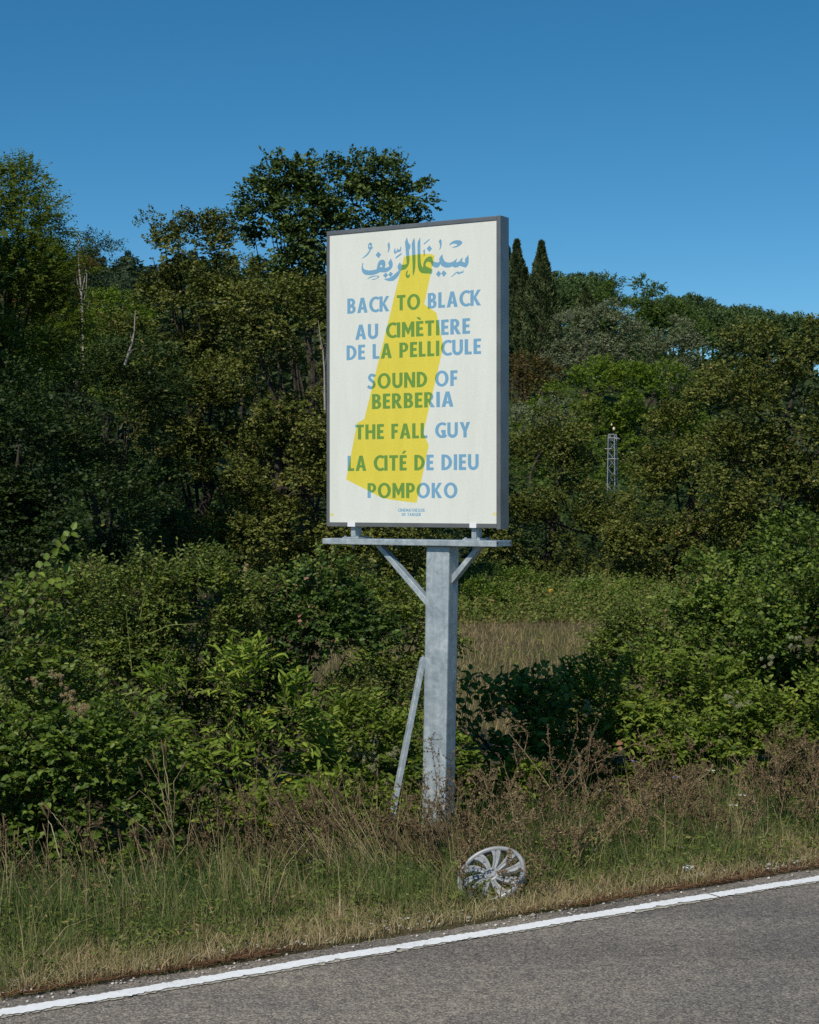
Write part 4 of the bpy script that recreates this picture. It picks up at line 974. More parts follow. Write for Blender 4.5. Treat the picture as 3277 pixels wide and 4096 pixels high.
for px, Y, w_, top in ((1990, 43, 200, 2280), (2400, 41, 130, 2330), (2520, 43, 120, 2350), (1880, 40, 140, 2330)):
    tree('field_bush', {1990: 'low green bush behind the post at the field edge', 2400: 'low blue green bush right of the yellow marker', 2520: 'low dark bush at the right end of the clearing', 1880: 'low bush half hidden by the sign post'}[px], px, Y,
         [(px, top+70, w_, 80), (px+w_*.5, top+90, w_*.6, 60)], 'bramble', clump=.2, per_m2=7, per_clump=9, n=6, L=.22, ll=.07, lw=.05, tr=.03, limbs=4, cat='bush', tone0=.45)

# ------------------------------------------------------------------ hedge bushes beside the road
SM = dict(lai=5.2, clump=.19, per_m2=10, per_clump=8, n=7, L=.17, ll=.038, lw=.025, depth=.45, tr=.02, limbs=14, fold=True, twigs=True, cat='bush', back=.22)
def bush(name, label, px, Y, lobes, mat, **kw):
    a = dict(SM); a.update(kw); return tree(name, label, px, Y, lobes, mat, **a)
bush('round_leaved_bush', 'round leaved bramble at the left edge with a long arching shoot', 60, 10.8,
     [(40, 2640, 200, 220), (-120, 2750, 260, 330), (160, 2850, 190, 220), (20, 3050, 260, 260)], 'bramble', ll=.044, lw=.033, n=6, L=.18, tone0=.5)
bush('spiky_top_bush', 'small leaved bush topped with upright shoots, second from left', 450, 12.8,
     [(330, 2440, 170, 170), (520, 2370, 170, 150), (430, 2620, 260, 260), (300, 2800, 200, 250), (560, 2850, 240, 260)], 'privet', ll=.036, lw=.02, tone0=.5)
bush('dense_green_bush', 'dense fine leaved bush in the middle of the left hedge', 780, 13.2,
     [(700, 2400, 160, 160), (860, 2430, 150, 150), (780, 2620, 250, 230), (840, 2850, 260, 260)], 'privet', ll=.036, lw=.020, tone0=.45)
bush('brown_spotted_bush', 'dark bush with brown dead leaves left of the post', 1180, 13.6,
     [(1060, 2430, 170, 150), (1250, 2440, 180, 150), (1130, 2620, 220, 180), (1370, 2590, 190, 170), (1180, 2770, 260, 150)], 'bramble_dead', tone0=.4, ll=.048, lw=.036)
bush('post_side_bush', 'fine leaved bush right behind the sign post, on its left', 1560, 15.0,
     [(1500, 2480, 160, 120), (1630, 2540, 150, 130), (1520, 2690, 200, 150), (1700, 2500, 120, 110)], 'privet', tone0=.5)
bush('long_leaved_shrub', 'bright shrub with long drooping leaves in front of the left hedge', 860, 10.9,
     [(770, 2850, 120, 110), (1010, 2800, 110, 110), (1130, 2900, 120, 90), (860, 2980, 180, 120), (680, 3060, 140, 130), (1090, 3060, 130, 130), (1290, 3130, 120, 90), (580, 2960, 90, 70)], 'long', clump=.14, per_m2=7, per_clump=5, n=8, L=.28, ll=.085, lw=.026, droop=.35, tone0=.5, spread=.8, depth=.9, lai=3.2)
bush('shaded_bramble', 'dark leafy bramble at lower left with deep shadows', 300, 10.0,
     [(220, 3020, 200, 190), (420, 3080, 180, 190), (120, 3270, 230, 200), (420, 3320, 240, 180), (640, 3330, 160, 150), (-160, 3150, 260, 300)], 'bramble', ll=.046, lw=.034, tone0=.4, per_m2=15)
bush('low_bramble', 'low yellow green bramble under the long leaved shrub', 900, 10.3,
     [(780, 3270, 190, 160), (980, 3280, 190, 150), (1150, 3230, 160, 150), (1290, 3290, 150, 110)], 'mixed', tone0=.5, per_m2=14, ll=.045, lw=.026)
bush('climber_tangle', 'yellow green climber tangle with cream flower heads left of the post', 1450, 11.5,
     [(1330, 2990, 170, 130), (1500, 3050, 170, 150), (1380, 3170, 200, 130), (1640, 3080, 130, 170), (1560, 3220, 170, 110)], 'mixed', tone0=.55, ll=.06, lw=.026)
bush('weedy_thicket', 'thin grey green thicket of weeds behind the steel bar', 1500, 13.4,
     [(1300, 2870, 170, 90), (1480, 2850, 190, 110), (1620, 2840, 130, 120)], 'weed', tone0=.5, ll=.035, lw=.018, per_m2=16, depth=.7)
# right side
bush('shadowed_bush', 'bush right of the post lying in the shadow of the sign', 2040, 12.3,
     [(1920, 2900, 130, 120), (2080, 2890, 160, 100), (2210, 2920, 130, 130), (2000, 3010, 200, 130), (2200, 3080, 180, 110)], 'bramble', ll=.07, lw=.045, tone0=.45, per_m2=15, L=.24)
bush('bramble_right_of_post', 'light green bramble at the foot of the post on its right', 1900, 11.5,
     [(1890, 3060, 100, 110), (1950, 3180, 140, 130), (1850, 3220, 90, 120)], 'mixed', tone0=.6, ll=.055, lw=.03)
bush('yellow_green_bush', 'yellow green bush in the middle of the right hedge', 2500, 12.6,
     [(2400, 2860, 150, 150), (2560, 2800, 180, 160), (2740, 2850, 180, 190), (2480, 3020, 180, 150), (2680, 3060, 200, 160), (2860, 2900, 150, 170)], 'mixed', tone0=.52, ll=.06, lw=.026, per_m2=17)
bush('wispy_bush', 'wispy bush with thin shoots in front of the dry clearing', 2330, 14.0,
     [(2290, 2800, 110, 70), (2420, 2670, 90, 100), (2500, 2590, 90, 90), (2330, 2830, 150, 90), (2580, 2560, 110, 90)], 'privet', tone0=.5, ll=.034, lw=.02, depth=.75, per_m2=14)
bush('tall_right_bramble', 'tall dark green bramble rising on the right side', 2850, 13.8,
     [(2720, 2560, 150, 140), (2880, 2460, 150, 140), (2820, 2660, 190, 170), (3010, 2600, 170, 190), (2980, 2840, 200, 170)], 'bramble', tone0=.48, ll=.045, lw=.032)
bush('right_edge_bramble', 'tallest bramble at the right edge of the photo', 3200, 13.6,
     [(3130, 2370, 150, 150), (3290, 2300, 150, 160), (3200, 2550, 190, 200), (3190, 2500, 150, 140, 13.0), (3060, 2680, 150, 140, 13.0), (3180, 2800, 200, 200), (3400, 2600, 200, 400), (3220, 3000, 200, 130)], 'bramble', tone0=.48, ll=.045, lw=.032)
bush('back_right_bramble', 'dark bramble behind the tall right bramble', 2980, 16.5,
     [(2900, 2330, 130, 110), (3060, 2260, 140, 120), (3220, 2190, 130, 120), (2780, 2430, 120, 90), (3380, 2200, 150, 150)], 'bramble', tone0=.42, ll=.05, lw=.036)
bush('low_right_bush', 'low green bush behind the dry weeds on the right', 2950, 12.2,
     [(2900, 2990, 170, 150), (3080, 2960, 170, 170), (3280, 2940, 170, 180), (3440, 2900, 150, 180)], 'mixed', tone0=.5, ll=.05, lw=.028, per_m2=15)

# shoots, arching canes, seed fluff ------------------------------------------------
def shoot(pts, Y, n_leaf, ll, lw, mat, label, name='leafy_shoot', r=.004, droop=0, cane='twig', upright=False):
    p = np.array([P(x, y, Y) for x, y in pts]); k = 24; t = np.linspace(0, 1, len(p)); tt = np.linspace(0, 1, k)
    c = np.stack([np.interp(tt, t, p[:, i]) for i in range(3)], 1)
    c[1:-1] = (c[:-2]+2*c[1:-1]+c[2:])/4; c[1:-1] = (c[:-2]+2*c[1:-1]+c[2:])/4
    return c
def shoots(name, label, Y, specs, mat, ll, lw, cane='twig', r=.004, cat='bush'):
    b = P(*specs[0][0][0], Y); root = empty(name, b, label, cat)
    for pts, nl in specs:
        g = Geo(); s_ = Geo()
        c = shoot(pts, Y+rng.uniform(-.15, .15), nl, ll, lw, mat, label)
        tubes(s_, c, np.linspace(r, r*.35, len(c)), 4)
        if nl:
            i = np.linspace(2, len(c)-1.01, nl); fl = np.floor(i).astype(int); fr = (i-fl)[:, None]; o_ = c[fl]*(1-fr)+c[np.minimum(fl+1, len(c)-1)]*fr
            d_ = norm(np.gradient(c, axis=0))[fl]; sg = np.where(np.arange(nl) % 2 == 0, 1, -1)[:, None]
            lat = norm(np.cross(d_, np.array([0, -1., .3])))*sg
            leaves(g, o_, norm(d_*.5+lat+rng.normal(0, .55, o_.shape)), norm(np.array([0, -.6, .8])+rng.normal(0, .4, o_.shape)), ll*rng.uniform(.7, 1.15, nl), lw*rng.uniform(.8, 1.1, nl), np.clip(rng.normal(.6, .15, nl), 0, 1), rng.uniform(0, .9, nl), True, .2)
        st_ = s_.build('stem', MAT[cane], root)
        if g.n: g.build('leaves', MAT[mat], st_)
shoots('arching_shoot', 'long arching shoot with round leaves against the dark trees at left', 10.6,
       [([(20, 2480), (90, 2380), (170, 2260), (240, 2190), (292, 2120)], 22), ([(60, 2500), (130, 2420), (190, 2350), (230, 2330)], 12), ([(-10, 2430), (40, 2350), (95, 2300)], 10), ([(150, 2520), (215, 2440), (262, 2350), (270, 2290)], 12)], 'bramble', .062, .05)
shoots('upright_shoots', 'upright thin shoots standing out of the left hedge top', 12.7,
       [([(x0, y0), (x0+dx*.5, (y0+y1)/2), (x0+dx, y1)], int(rng.integers(8, 15))) for x0, y0, dx, y1 in ((570, 2330, -18, 2125), (610, 2320, 10, 2180), (700, 2330, 10, 2160), (655, 2330, -8, 2150), (470, 2360, -12, 2215), (330, 2400, -6, 2230), (400, 2380, 6, 2210), (790, 2350, 18, 2225), (860, 2360, 12, 2250), (980, 2370, 6, 2235), (1060, 2370, 14, 2250), (1270, 2350, -8, 2170), (1330, 2360, -6, 2180), (1180, 2370, 8, 2230), (1150, 2390, -14, 2260))], 'privet', .036, .02, r=.003)
shoots('field_edge_shoots', 'thin curved shoots standing before the dry clearing', 13.6,
       [([(2210, 2760), (2180, 2620), (2150, 2500), (2130, 2450)], 16), ([(2330, 2640), (2320, 2560), (2300, 2470), (2250, 2380)], 14), ([(2120, 2800), (2070, 2700), (2040, 2590)], 10), ([(2480, 2560), (2450, 2470), (2420, 2420)], 10), ([(2560, 2540), (2570, 2460), (2560, 2400)], 10), ([(2380, 2600), (2340, 2520), (2330, 2440)], 10)], 'privet', .036, .022, r=.0028)
shoots('dark_leafed_stems', 'dark large leaved stems above the shadowed bush', 12.2,
       [([(1850, 2860), (1870, 2780), (1885, 2720), (1880, 2680)], 9), ([(1900, 2880), (1960, 2790), (2010, 2730), (2060, 2700)], 16), ([(2000, 2850), (2060, 2760), (2110, 2690), (2180, 2672)], 16), ([(2080, 2840), (2140, 2760), (2210, 2700), (2240, 2690)], 14), ([(1960, 2860), (1960, 2780), (1975, 2720)], 10), ([(2180, 2850), (2240, 2780), (2290, 2760)], 10)], 'bramble', .075, .045, r=.004)
shoots('bramble_cane', 'yellow green bramble canes arching over the left bushes', 10.1,
       [([(100, 2962), (180, 2935), (270, 2950), (330, 2995), (380, 3060), (405, 3110), (412, 3230), (425, 3340), (440, 3420), (470, 3490)], 26), ([(280, 2990), (350, 2895), (430, 2820), (540, 2765)], 12), ([(230, 3010), (300, 2960), (340, 2900)], 6), ([(520, 2840), (480, 2780), (560, 2765)], 5)], 'bramble', .034, .02, 'cane', .0045)
shoots('thin_yellow_cane', 'thin yellow canes crossing the back of the left hedge', 11.9,
       [([(600, 2535), (680, 2500), (790, 2495)], 6), ([(640, 2720), (655, 2650), (690, 2600), (700, 2560)], 5), ([(1130, 2840), (1210, 2825), (1300, 2815), (1380, 2835)], 8), ([(530, 2700), (520, 2600), (505, 2440)], 6), ([(560, 2480), (570, 2420), (580, 2360)], 4), ([(1180, 2850), (1150, 2835), (1110, 2830)], 4)], 'bramble', .03, .018, 'cane', .0032)
def fluff(label, Y, spots, mat, cat='seed heads', name='clematis_fluff', scale=1.0, n_=520):
    b = P(spots[0][0], spots[0][1], Y); root = empty(name, b, label, cat)
    for px, py, r_ in spots:
        g = Geo(); c = P(px, py, Y); R = r_*Y/F
        heads = c+rng.normal(0, .5, (9, 3))*np.array([R, R*.6, R]); i = rng.integers(0, 9, n_)
        u = norm(rng.normal(size=(n_, 3))); o_ = heads[i]; e = o_+u*(R*.42*rng.uniform(.5, 1, n_))[:, None]; e[:, 2] -= R*.08
        tubes(g, np.stack([o_, (o_+e)/2+rng.normal(0, R*.04, (n_, 3)), e], 1), np.array([[.0007, .0010, .0006]])*np.ones((n_, 1))*scale, 3)
        tag(g.build('tuft', MAT[mat], root), kind='stuff')
fluff('wispy beige seed heads hanging in the bramble at left', 9.95, [(318, 2850, 52), (300, 2800, 34), (335, 2905, 38), (365, 2990, 40), (340, 3010, 30), (355, 3090, 30), (330, 3130, 26), (130, 2720, 26), (270, 2760, 30), (240, 2700, 28)], 'fluff')
fluff('pale cream flower heads in the climber left of the post', 11.3, [(1370, 3040, 34), (1430, 3010, 34), (1475, 3030, 34), (1500, 3075, 34), (1420, 2975, 20), (1570, 3020, 26), (1590, 3000, 22), (1350, 3070, 24), (1500, 2955, 18)], 'cream', name='flowering_climber', cat='flowers')
fluff('pale feathery seed heads in the right hedge', 12.0, [(2960, 2830, 34), (3080, 2640, 26), (2920, 2800, 26), (3180, 2560, 24), (1870, 2960, 24), (2350, 2830, 22)], 'cream', name='clematis_fluff')

# ------------------------------------------------------------------ verge vegetation
def verge_xy(n_, s0, s1, a0=-2.6, a1=7.2, pw=1.0):
    a = rng.uniform(a0, a1, n_); s = s0+(s1-s0)*rng.random(n_)**pw; x, y = ribbon_pts(a, s); return x, y, a, s
def in_view(x, y, m=.035): return np.abs(x/y) < .24+m
def verge_grass():
    g = Geo()
    # tufts
    nt_ = 2500; x, y, a, s = verge_xy(nt_, .22, 2.35); k = in_view(x, y); x, y, a, s = x[k], y[k], a[k], s[k]
    per = rng.poisson(22, len(x))*(rng.random(len(x)) < .9)+6; i = np.repeat(np.arange(len(x)), per); n_ = len(i)
    X = x[i]+rng.normal(0, .038, n_); Y = y[i]+rng.normal(0, .038, n_); s2 = sdist(X, Y)
    hbase = np.interp(s, [.2, .4, .8, 1.5, 3.5], [.04, .08, .15, .19, .15])*rng.uniform(.6, 1.35, len(x))
    hbase = hbase*(1+.35*nz(x, y, 2.2, 7)); tall = (rng.random(len(x)) < .10) & (s > .5); hbase = np.where(tall, hbase*rng.uniform(1.5, 2.3, len(x)), hbase)
    dry = .26+.28*nz(x, y, 1.6, 3)+rng.normal(0, .14, len(x))+np.interp(s, [.2, .35, .7, 1.2, 2], [.42, .32, .10, -.02, 0])
    blades(g, X, Y, ground_z(X, Y)-.01, hbase[i]*rng.uniform(.45, 1.15, n_), rng.uniform(.0022, .0048, n_), dry[i]+.18*tall[i]+rng.normal(0, .15, n_), .62, 2)
    # matted dry grass along the edge
    x, y, a, s = verge_xy(26000, .19, .62, pw=1.4); k = in_view(x, y); x, y, a, s = x[k], y[k], a[k], s[k]
    patch = nz(x, y, 1.1, 5); k = patch+rng.normal(0, .35, len(x)) > -.05; x, y = x[k], y[k]
    blades(g, x, y, ground_z(x, y)+.0, rng.uniform(.03, .10, len(x)), rng.uniform(.0018, .0035, len(x)), .82+rng.normal(0, .12, len(x)), 1.5, 3)
    tag(g.build('verge_grass', MAT['grass']), 'mixed green and dry grass along the road edge', 'grass', kind='stuff')
    # ground creeping leaves
    g = Geo(); x, y, a, s = verge_xy(5200, .35, 2.8); k = in_view(x, y); x, y, s = x[k], y[k], s[k]
    O = np.stack([x, y, ground_z(x, y)+rng.uniform(0, .16, len(x))*np.clip(s/1.2, .1, 1)], 1); D = np.stack([rng.normal(0, 1, len(x)), rng.normal(0, 1, len(x)), rng.uniform(.1, .9, len(x))], 1)
    sprigs(g, O, D, .09, 5, .028, .014, fold=True, tone0=np.clip(.5+.15*nz(x, y, 1.2, 9), 0, 1), tvar=.3, hue0=.55, hvar=.25)
    tag(g.build('verge_herbs', MAT['weed']), 'low leafy herbs among the verge grass', 'herbs', kind='stuff')
verge_grass()
def litter():
    g = Geo(); x, y, a, s = verge_xy(9000, .165, .29, pw=1.3); k = in_view(x, y); x, y, s = x[k], y[k], s[k]
    k = nz(x, y, 1.3, 4)+rng.normal(0, .3, len(x)) > .12; x, y, s = x[k], y[k], s[k]; n_ = len(x)
    c = np.stack([x, y, np.maximum(ground_z(x, y), .006)+rng.uniform(.002, .016, n_)], 1)
    an = rng.normal(math.atan2(U2[1], U2[0]), .7, n_); L = rng.uniform(.012, .045, n_)
    d = np.stack([np.cos(an), np.sin(an), rng.normal(0, .15, n_)], 1)*L[:, None]
    tubes(g, np.stack([c-d/2, c+d/2], 1), np.full((n_, 2), .0014), 3, tone=np.clip(rng.normal(.38, .14, n_), 0, 1))
    m, n, out = M('red_brown_litter'); b = bsdf(n, out, .9, .15); r = ramp(n, [(0, (.05, .022, .013)), (.5, (.17, .085, .045)), (1, (.36, .24, .14))]); n.links.new(attr(n, 'tone'), r.inputs[0]); n.links.new(r.outputs[0], b.inputs['Base Color'])
    tag(g.build('needle_litter', m), 'red brown dry litter where grass meets asphalt', 'litter', kind='stuff')
    # gravel
    g = Geo(); x, y, a, s = verge_xy(2600, .10, .40, pw=1.0); k = in_view(x, y); x, y, s, a = x[k], y[k], s[k], a[k]
    n_ = len(x); dens = nz(a, a*0, 1.7, 6)+.3; k = rng.random(n_) < np.clip(.35+.6*dens, .12, 1); x, y, s = x[k], y[k], s[k]; n_ = len(x)
    r_ = rng.uniform(.003, .009, n_)*np.where(rng.random(n_) < .06, 1.9, 1)
    ico = np.array([(0, 0, 1), (.9, 0, .3), (.28, .85, .35), (-.72, .52, .3), (-.7, -.55, .35), (.3, -.85, .3), (.6, .6, -.5), (-.5, .7, -.5), (-.8, -.4, -.5), (.3, -.8, -.5), (0, 0, -1)])
    fc = np.array([(0, 1, 2), (0, 2, 3), (0, 3, 4), (0, 4, 5), (0, 5, 1), (1, 6, 2), (2, 7, 3), (3, 8, 4), (4, 9, 5), (5, 1, 9), (2, 6, 7), (3, 7, 8), (4, 8, 9), (1, 9, 6), (6, 10, 7), (7, 10, 8), (8, 10, 9), (9, 10, 6)])
    V = ico[None]*rng.uniform(.7, 1.3, (n_, 11, 3))*r_[:, None, None]*np.array([1.2, 1, .7]); V = V+np.stack([x, y, np.where(s < .2, .0, ground_z(x, y))+r_*.5], 1)[:, None, :]
    f = (fc[None]+np.arange(n_)[:, None, None]*11).reshape(-1, 3)
    g.add(V, tris=f, tone=np.repeat(rng.random(n_), len(fc)))
    m, n, out = M('pale_gravel'); b = bsdf(n, out, .85, .2); r = ramp(n, [(0, (.18, .16, .14)), (.5, (.36, .33, .29)), (1, (.62, .59, .54))]); n.links.new(attr(n, 'tone'), r.inputs[0]); n.links.new(r.outputs[0], b.inputs['Base Color'])
    tag(g.build('gravel', m), 'pale loose gravel along the asphalt edge', 'gravel', kind='stuff')
litter()

def curve_pts(b, d, L, bend, k=7):
    t = np.linspace(0, 1, k)[:, None]; return b+d*L*t+bend*L*t**2
def spike_stalks(g, x, y, h, lean, head=(.04, .09), tone=.5, rad=.0016):
    n_ = len(x); b = np.stack([x, y, ground_z(x, y)-.01], 1); k = 9; t = np.linspace(0, 1, k)
    d = np.stack([lean[:, 0], lean[:, 1], np.ones(n_)], 1); d = norm(d); bend = rng.normal(0, .10, (n_, 3)); bend[:, 2] = -np.abs(bend[:, 2])
    p = b[:, None]+d[:, None]*(h[:, None]*t)[..., None]+bend[:, None]*(h[:, None]*t**2)[..., None]
    tubes(g, p, np.broadcast_to(rad*(1-.4*t), (n_, k)), 3, tone=np.clip(rng.normal(.72, .14, n_), 0, 1))
    hl = rng.uniform(*head, n_); e = p[:, -1]; dd = norm(p[:, -1]-p[:, -2]+rng.normal(0, .002, (n_, 3)))
    tt = np.array([-1, -.95, -.6, -.2, 0])
    hp = e[:, None]+dd[:, None]*(hl[:, None]*tt)[..., None]; tubes(g, hp, np.array([.0012, .0042, .0048, .004, .001])[None]*rng.uniform(.8, 1.2, (n_, 1)), 5, tone=np.clip(rng.normal(.25, .10, n_), 0, 1))
def twiggy(g, b, h, lean, nb=7, buds=True, scale=1., tone=.5, sub=3):
    """dried branching weed: zigzag stem, side branches, star shaped seed heads"""
    k = 9; d = norm(np.array([lean[0], lean[1], 1.0])); t = np.linspace(0, 1, k)[:, None]
    main = b+d*h*t+np.array([rng.normal(0, .12), rng.normal(0, .12), -.05])*h*t**2; main[1:] += rng.normal(0, .008, (k-1, 3))*scale
    tubes(g, main, (np.linspace(.0036, .0014, k))*scale, 4, tone=tone+rng.normal(0, .1))
    hp = []; sd = []
    for q in range(nb):
        f = rng.uniform(.30, .98); j = int(f*(k-1)); s0 = main[j]
        dd = norm(d*.7+norm(rng.normal(size=3))*.85+np.array([0, 0, .15])); L = h*rng.uniform(.14, .42)*(1.15-f*.6)
        br = curve_pts(s0, dd, L, np.array([0, 0, .15]), 6); br[1:] += rng.normal(0, .005, (5, 3))
        tubes(g, br, np.linspace(.0024, .0012, 6)*scale, 3, tone=tone+rng.normal(0, .12))
        hp += [br[i]+rng.normal(0, .002, 3) for i in (2, 3, 4, 5)]; sd += [dd]*4
        for _ in range(sub):
            i = int(rng.integers(1, 5)); d3 = norm(dd+norm(rng.normal(size=3))*.9); L3 = L*rng.uniform(.2, .5)
            tw = curve_pts(br[i], d3, L3, np.zeros(3), 4); tubes(g, tw, np.linspace(.0013, .0006, 4)*scale, 3, tone=tone+rng.normal(0, .12)); hp += [tw[2], tw[3]]; sd += [d3]*2
    hp += list(main[4:]); sd += [d]*5
    if buds:
        hp = np.array(hp); sd = np.array(sd); m_ = 4; i = np.repeat(np.arange(len(hp)), m_)
        dr = norm(sd[i]*.6+rng.normal(0, .7, (len(i), 3)))
        leaves(g, hp[i], dr, norm(rng.normal(size=(len(i), 3))), rng.uniform(.010, .020, len(i))*scale, rng.uniform(.006, .009, len(i))*scale, np.clip(tone-.08+rng.normal(0, .12, len(i)), 0, 1), np.full(len(i), .5), False, .1)
def dry_weeds():
    # left: plantain-like brown spikes
    g = Geo()
    x, y, a, s = verge_xy(330, 1.2, 2.6, -1.6, 3.3); k = in_view(x, y); x, y = x[k], y[k]; n_ = len(x)
    spike_stalks(g, x, y, rng.uniform(.22, .52, n_), np.stack([rng.normal(-.12, .22, n_), rng.normal(0, .15, n_)], 1))
    for q in range(16):
        px = rng.uniform(-150, 1100); Yq = np.interp(px, [-100, 1000], [9.0, 9.7])+rng.uniform(-.45, .45); xq = (px-CX)/F*Yq; twiggy(g, np.array([xq, Yq, float(ground_z(xq, Yq))]), rng.uniform(.22, .62), (rng.normal(-.1, .3), 0), nb=6, tone=.4)
    tag(g.build('brown_spikes', MAT['dry']), 'brown seed spikes on thin stalks in the left verge', 'dry weeds', kind='stuff')
    # swept brown tangle left of the post
    g = Geo(); n_ = 260; cx = rng.uniform(1080, 1760, n_); Y = rng.uniform(9.3, 10.2, n_); x = (cx-CX)/F*Y+.25
    spike_stalks(g, x, Y, np.where(cx > 1400, .55, 1)*rng.uniform(.35, .66, n_), np.stack([rng.normal(-.55, .25, n_), rng.normal(0, .15, n_)], 1), head=(.05, .12))
    for q in range(26): 
        px = rng.uniform(950, 1800); Yq = rng.uniform(9.4, 10.1); xq = (px-CX)/F*Yq; twiggy(g, np.array([xq, Yq, float(ground_z(xq, Yq))]), rng.uniform(.35, .6), (rng.normal(-.3, .25), 0), nb=6, tone=.45)
    tag(g.build('brown_tangle', MAT['dry']), 'swept tangle of dark brown dry stalks left of the post', 'dry weeds', kind='stuff')
    # right: dense dry chicory
    g = Geo()
    for q in range(150):
        px = rng.uniform(1830, 3420); f = (px-1830)/1450
        Yc = np.interp(px, [1800, 2300, 3300], [9.9, 10.6, 11.9]); Yq = Yc+rng.uniform(-1.5, .6); xq = (px-CX)/F*Yq
        if sdist(xq, Yq) < .70: continue
        h = rng.uniform(.24, .56)*(1.35 if rng.random() < .18 else 1)*(1 if px < 2900 else 1.15)
        twiggy(g, np.array([xq, Yq, float(ground_z(xq, Yq))]), h, (rng.normal(0, .38), rng.normal(0, .2)), nb=int(rng.integers(5, 9)), tone=rng.choice([.36, .44, .50, .60]), sub=3)
    tag(g.build('dry_chicory', MAT['dry']), 'dense dry brown twiggy weeds across the right verge', 'dry weeds', kind='stuff')
    # straw stalks everywhere
    g = Geo(); x, y, a, s = verge_xy(420, .6, 2.2); k = in_view(x, y); x, y = x[k], y[k]; n_ = len(x)
    b = np.stack([x, y, ground_z(x, y)], 1); d = norm(np.stack([rng.normal(-.1, .35, n_), rng.normal(0, .25, n_), np.ones(n_)], 1)); h = rng.uniform(.12, .36, n_); t = np.linspace(0, 1, 6)
    p = b[:, None]+d[:, None]*(h[:, None]*t)[..., None]+(rng.normal(0, .12, (n_, 3)))[:, None]*(h[:, None]*t**2)[..., None]
    tubes(g, p, np.broadcast_to(.0013*(1-.5*t), (n_, 6)), 3, tone=np.clip(rng.normal(.85, .15, n_), 0, 1))
    for px, py, Yq, h in ((1880, 3650, 8.72, .26), (1985, 3640, 8.70, .30), (2070, 3640, 8.75, .34), (1840, 3600, 8.85, .42), (2120, 3600, 8.9, .45)):
        xq = (px-CX)/F*Yq; twiggy(g, np.array([xq, Yq, float(ground_z(xq, Yq))]), h, (rng.normal(0, .25), 0), nb=6, tone=.5)
    tag(g.build('straw_stalks', MAT['dry']), 'thin straw coloured stalks in the verge', 'dry weeds', kind='stuff')
dry_weeds()
def big_weed(label, px, py, Y, specs, heads, tone=.55, name='dried_weed', r=.006):
    b = P(px, py, Y); b[2] = float(ground_z(b[0], Y)); root = empty(name, b, label, 'dried plant')
    for pts in specs:
        g = Geo(); hd = Geo()
        p = np.array([P(x_, y_, Y+rng.uniform(-.06, .06)) for x_, y_ in pts]); k = 14; t = np.linspace(0, 1, len(p)); tt = np.linspace(0, 1, k)
        c = np.stack([np.interp(tt, t, p[:, i]) for i in range(3)], 1); c[1:-1] += rng.normal(0, .003, (k-2, 3))
        rr = r if pts is specs[0] else r*.5; tubes(g, c, np.linspace(rr, rr*.35, k), 5, tone=tone+rng.normal(0, .08))
        if heads == 'spike':
            e = c[-1]; dd = norm(c[-1]-c[-3]); tt2 = np.array([0, .05, .4, .8, 1.]); tubes(hd, e+dd*(.085*tt2)[:, None], np.array([.001, .0055, .006, .005, .001]), 6, tone=.28)
        else:
            for j in range(3, k):
                i = np.arange(6); leaves(hd, np.repeat(c[j][None], 6, 0)+rng.normal(0, .004, (6, 3)), norm(rng.normal(size=(6, 3))+dd0(c, j)), norm(rng.normal(size=(6, 3))), rng.uniform(.010, .02, 6), rng.uniform(.005, .008, 6), np.clip(rng.normal(.3, .1, 6), 0, 1), np.full(6, .5))
                if rng.random() < .5:
                    d3 = norm(dd0(c, j)*.8+rng.normal(0, .6, 3)); tw = curve_pts(c[j], d3, rng.uniform(.03, .12), np.zeros(3), 4); tubes(g, tw, np.linspace(.0018, .0008, 4), 3, tone=tone)
                    for q in (1, 2, 3): leaves(hd, np.repeat(tw[q][None], 5, 0), norm(rng.normal(size=(5, 3))+d3), norm(rng.normal(size=(5, 3))), rng.uniform(.009, .017, 5), rng.uniform(.004, .007, 5), np.clip(rng.normal(.3, .1, 5), 0, 1), np.full(5, .5))
        so_ = g.build('stem', MAT['dry'], root); tag(hd.build('seed_head', MAT['dry'], so_), kind='stuff')
def dd0(c, j): return norm(c[min(j+1, len(c)-1)]-c[j-1])
big_weed('tall dried weed with brown spikes fanning from one stem at left', 700, 3560, 9.3,
         [[(705, 3560), (700, 3440), (690, 3300), (675, 3160), (655, 3020)], [(700, 3460), (650, 3400), (590, 3320), (530, 3275), (490, 3250)], [(700, 3440), (760, 3360), (790, 3250), (810, 3180)], [(695, 3380), (670, 3250), (640, 3130), (610, 3080)], [(690, 3330), (700, 3220), (695, 3130), (725, 3080)], [(695, 3400), (640, 3290), (600, 3190), (575, 3120)], [(680, 3260), (650, 3180), (625, 3060)], [(692, 3300), (668, 3200), (662, 3100), (665, 3020)], [(698, 3350), (650, 3250), (560, 3160), (540, 3180)]], 'spike', .6)
big_weed('dried weed with star shaped seed heads in front of the post', 1745, 3420, 9.6,
         [[(1745, 3420), (1748, 3250), (1745, 3120), (1725, 2960)], [(1742, 3350), (1715, 3200), (1700, 3050)], [(1748, 3300), (1775, 3180), (1800, 3080), (1815, 3010)], [(1746, 3250), (1760, 3130), (1750, 3030), (1720, 2960)], [(1745, 3380), (1700, 3260), (1690, 3130)], [(1750, 3380), (1790, 3260), (1830, 3140)]], 'star', .5, r=.0035)
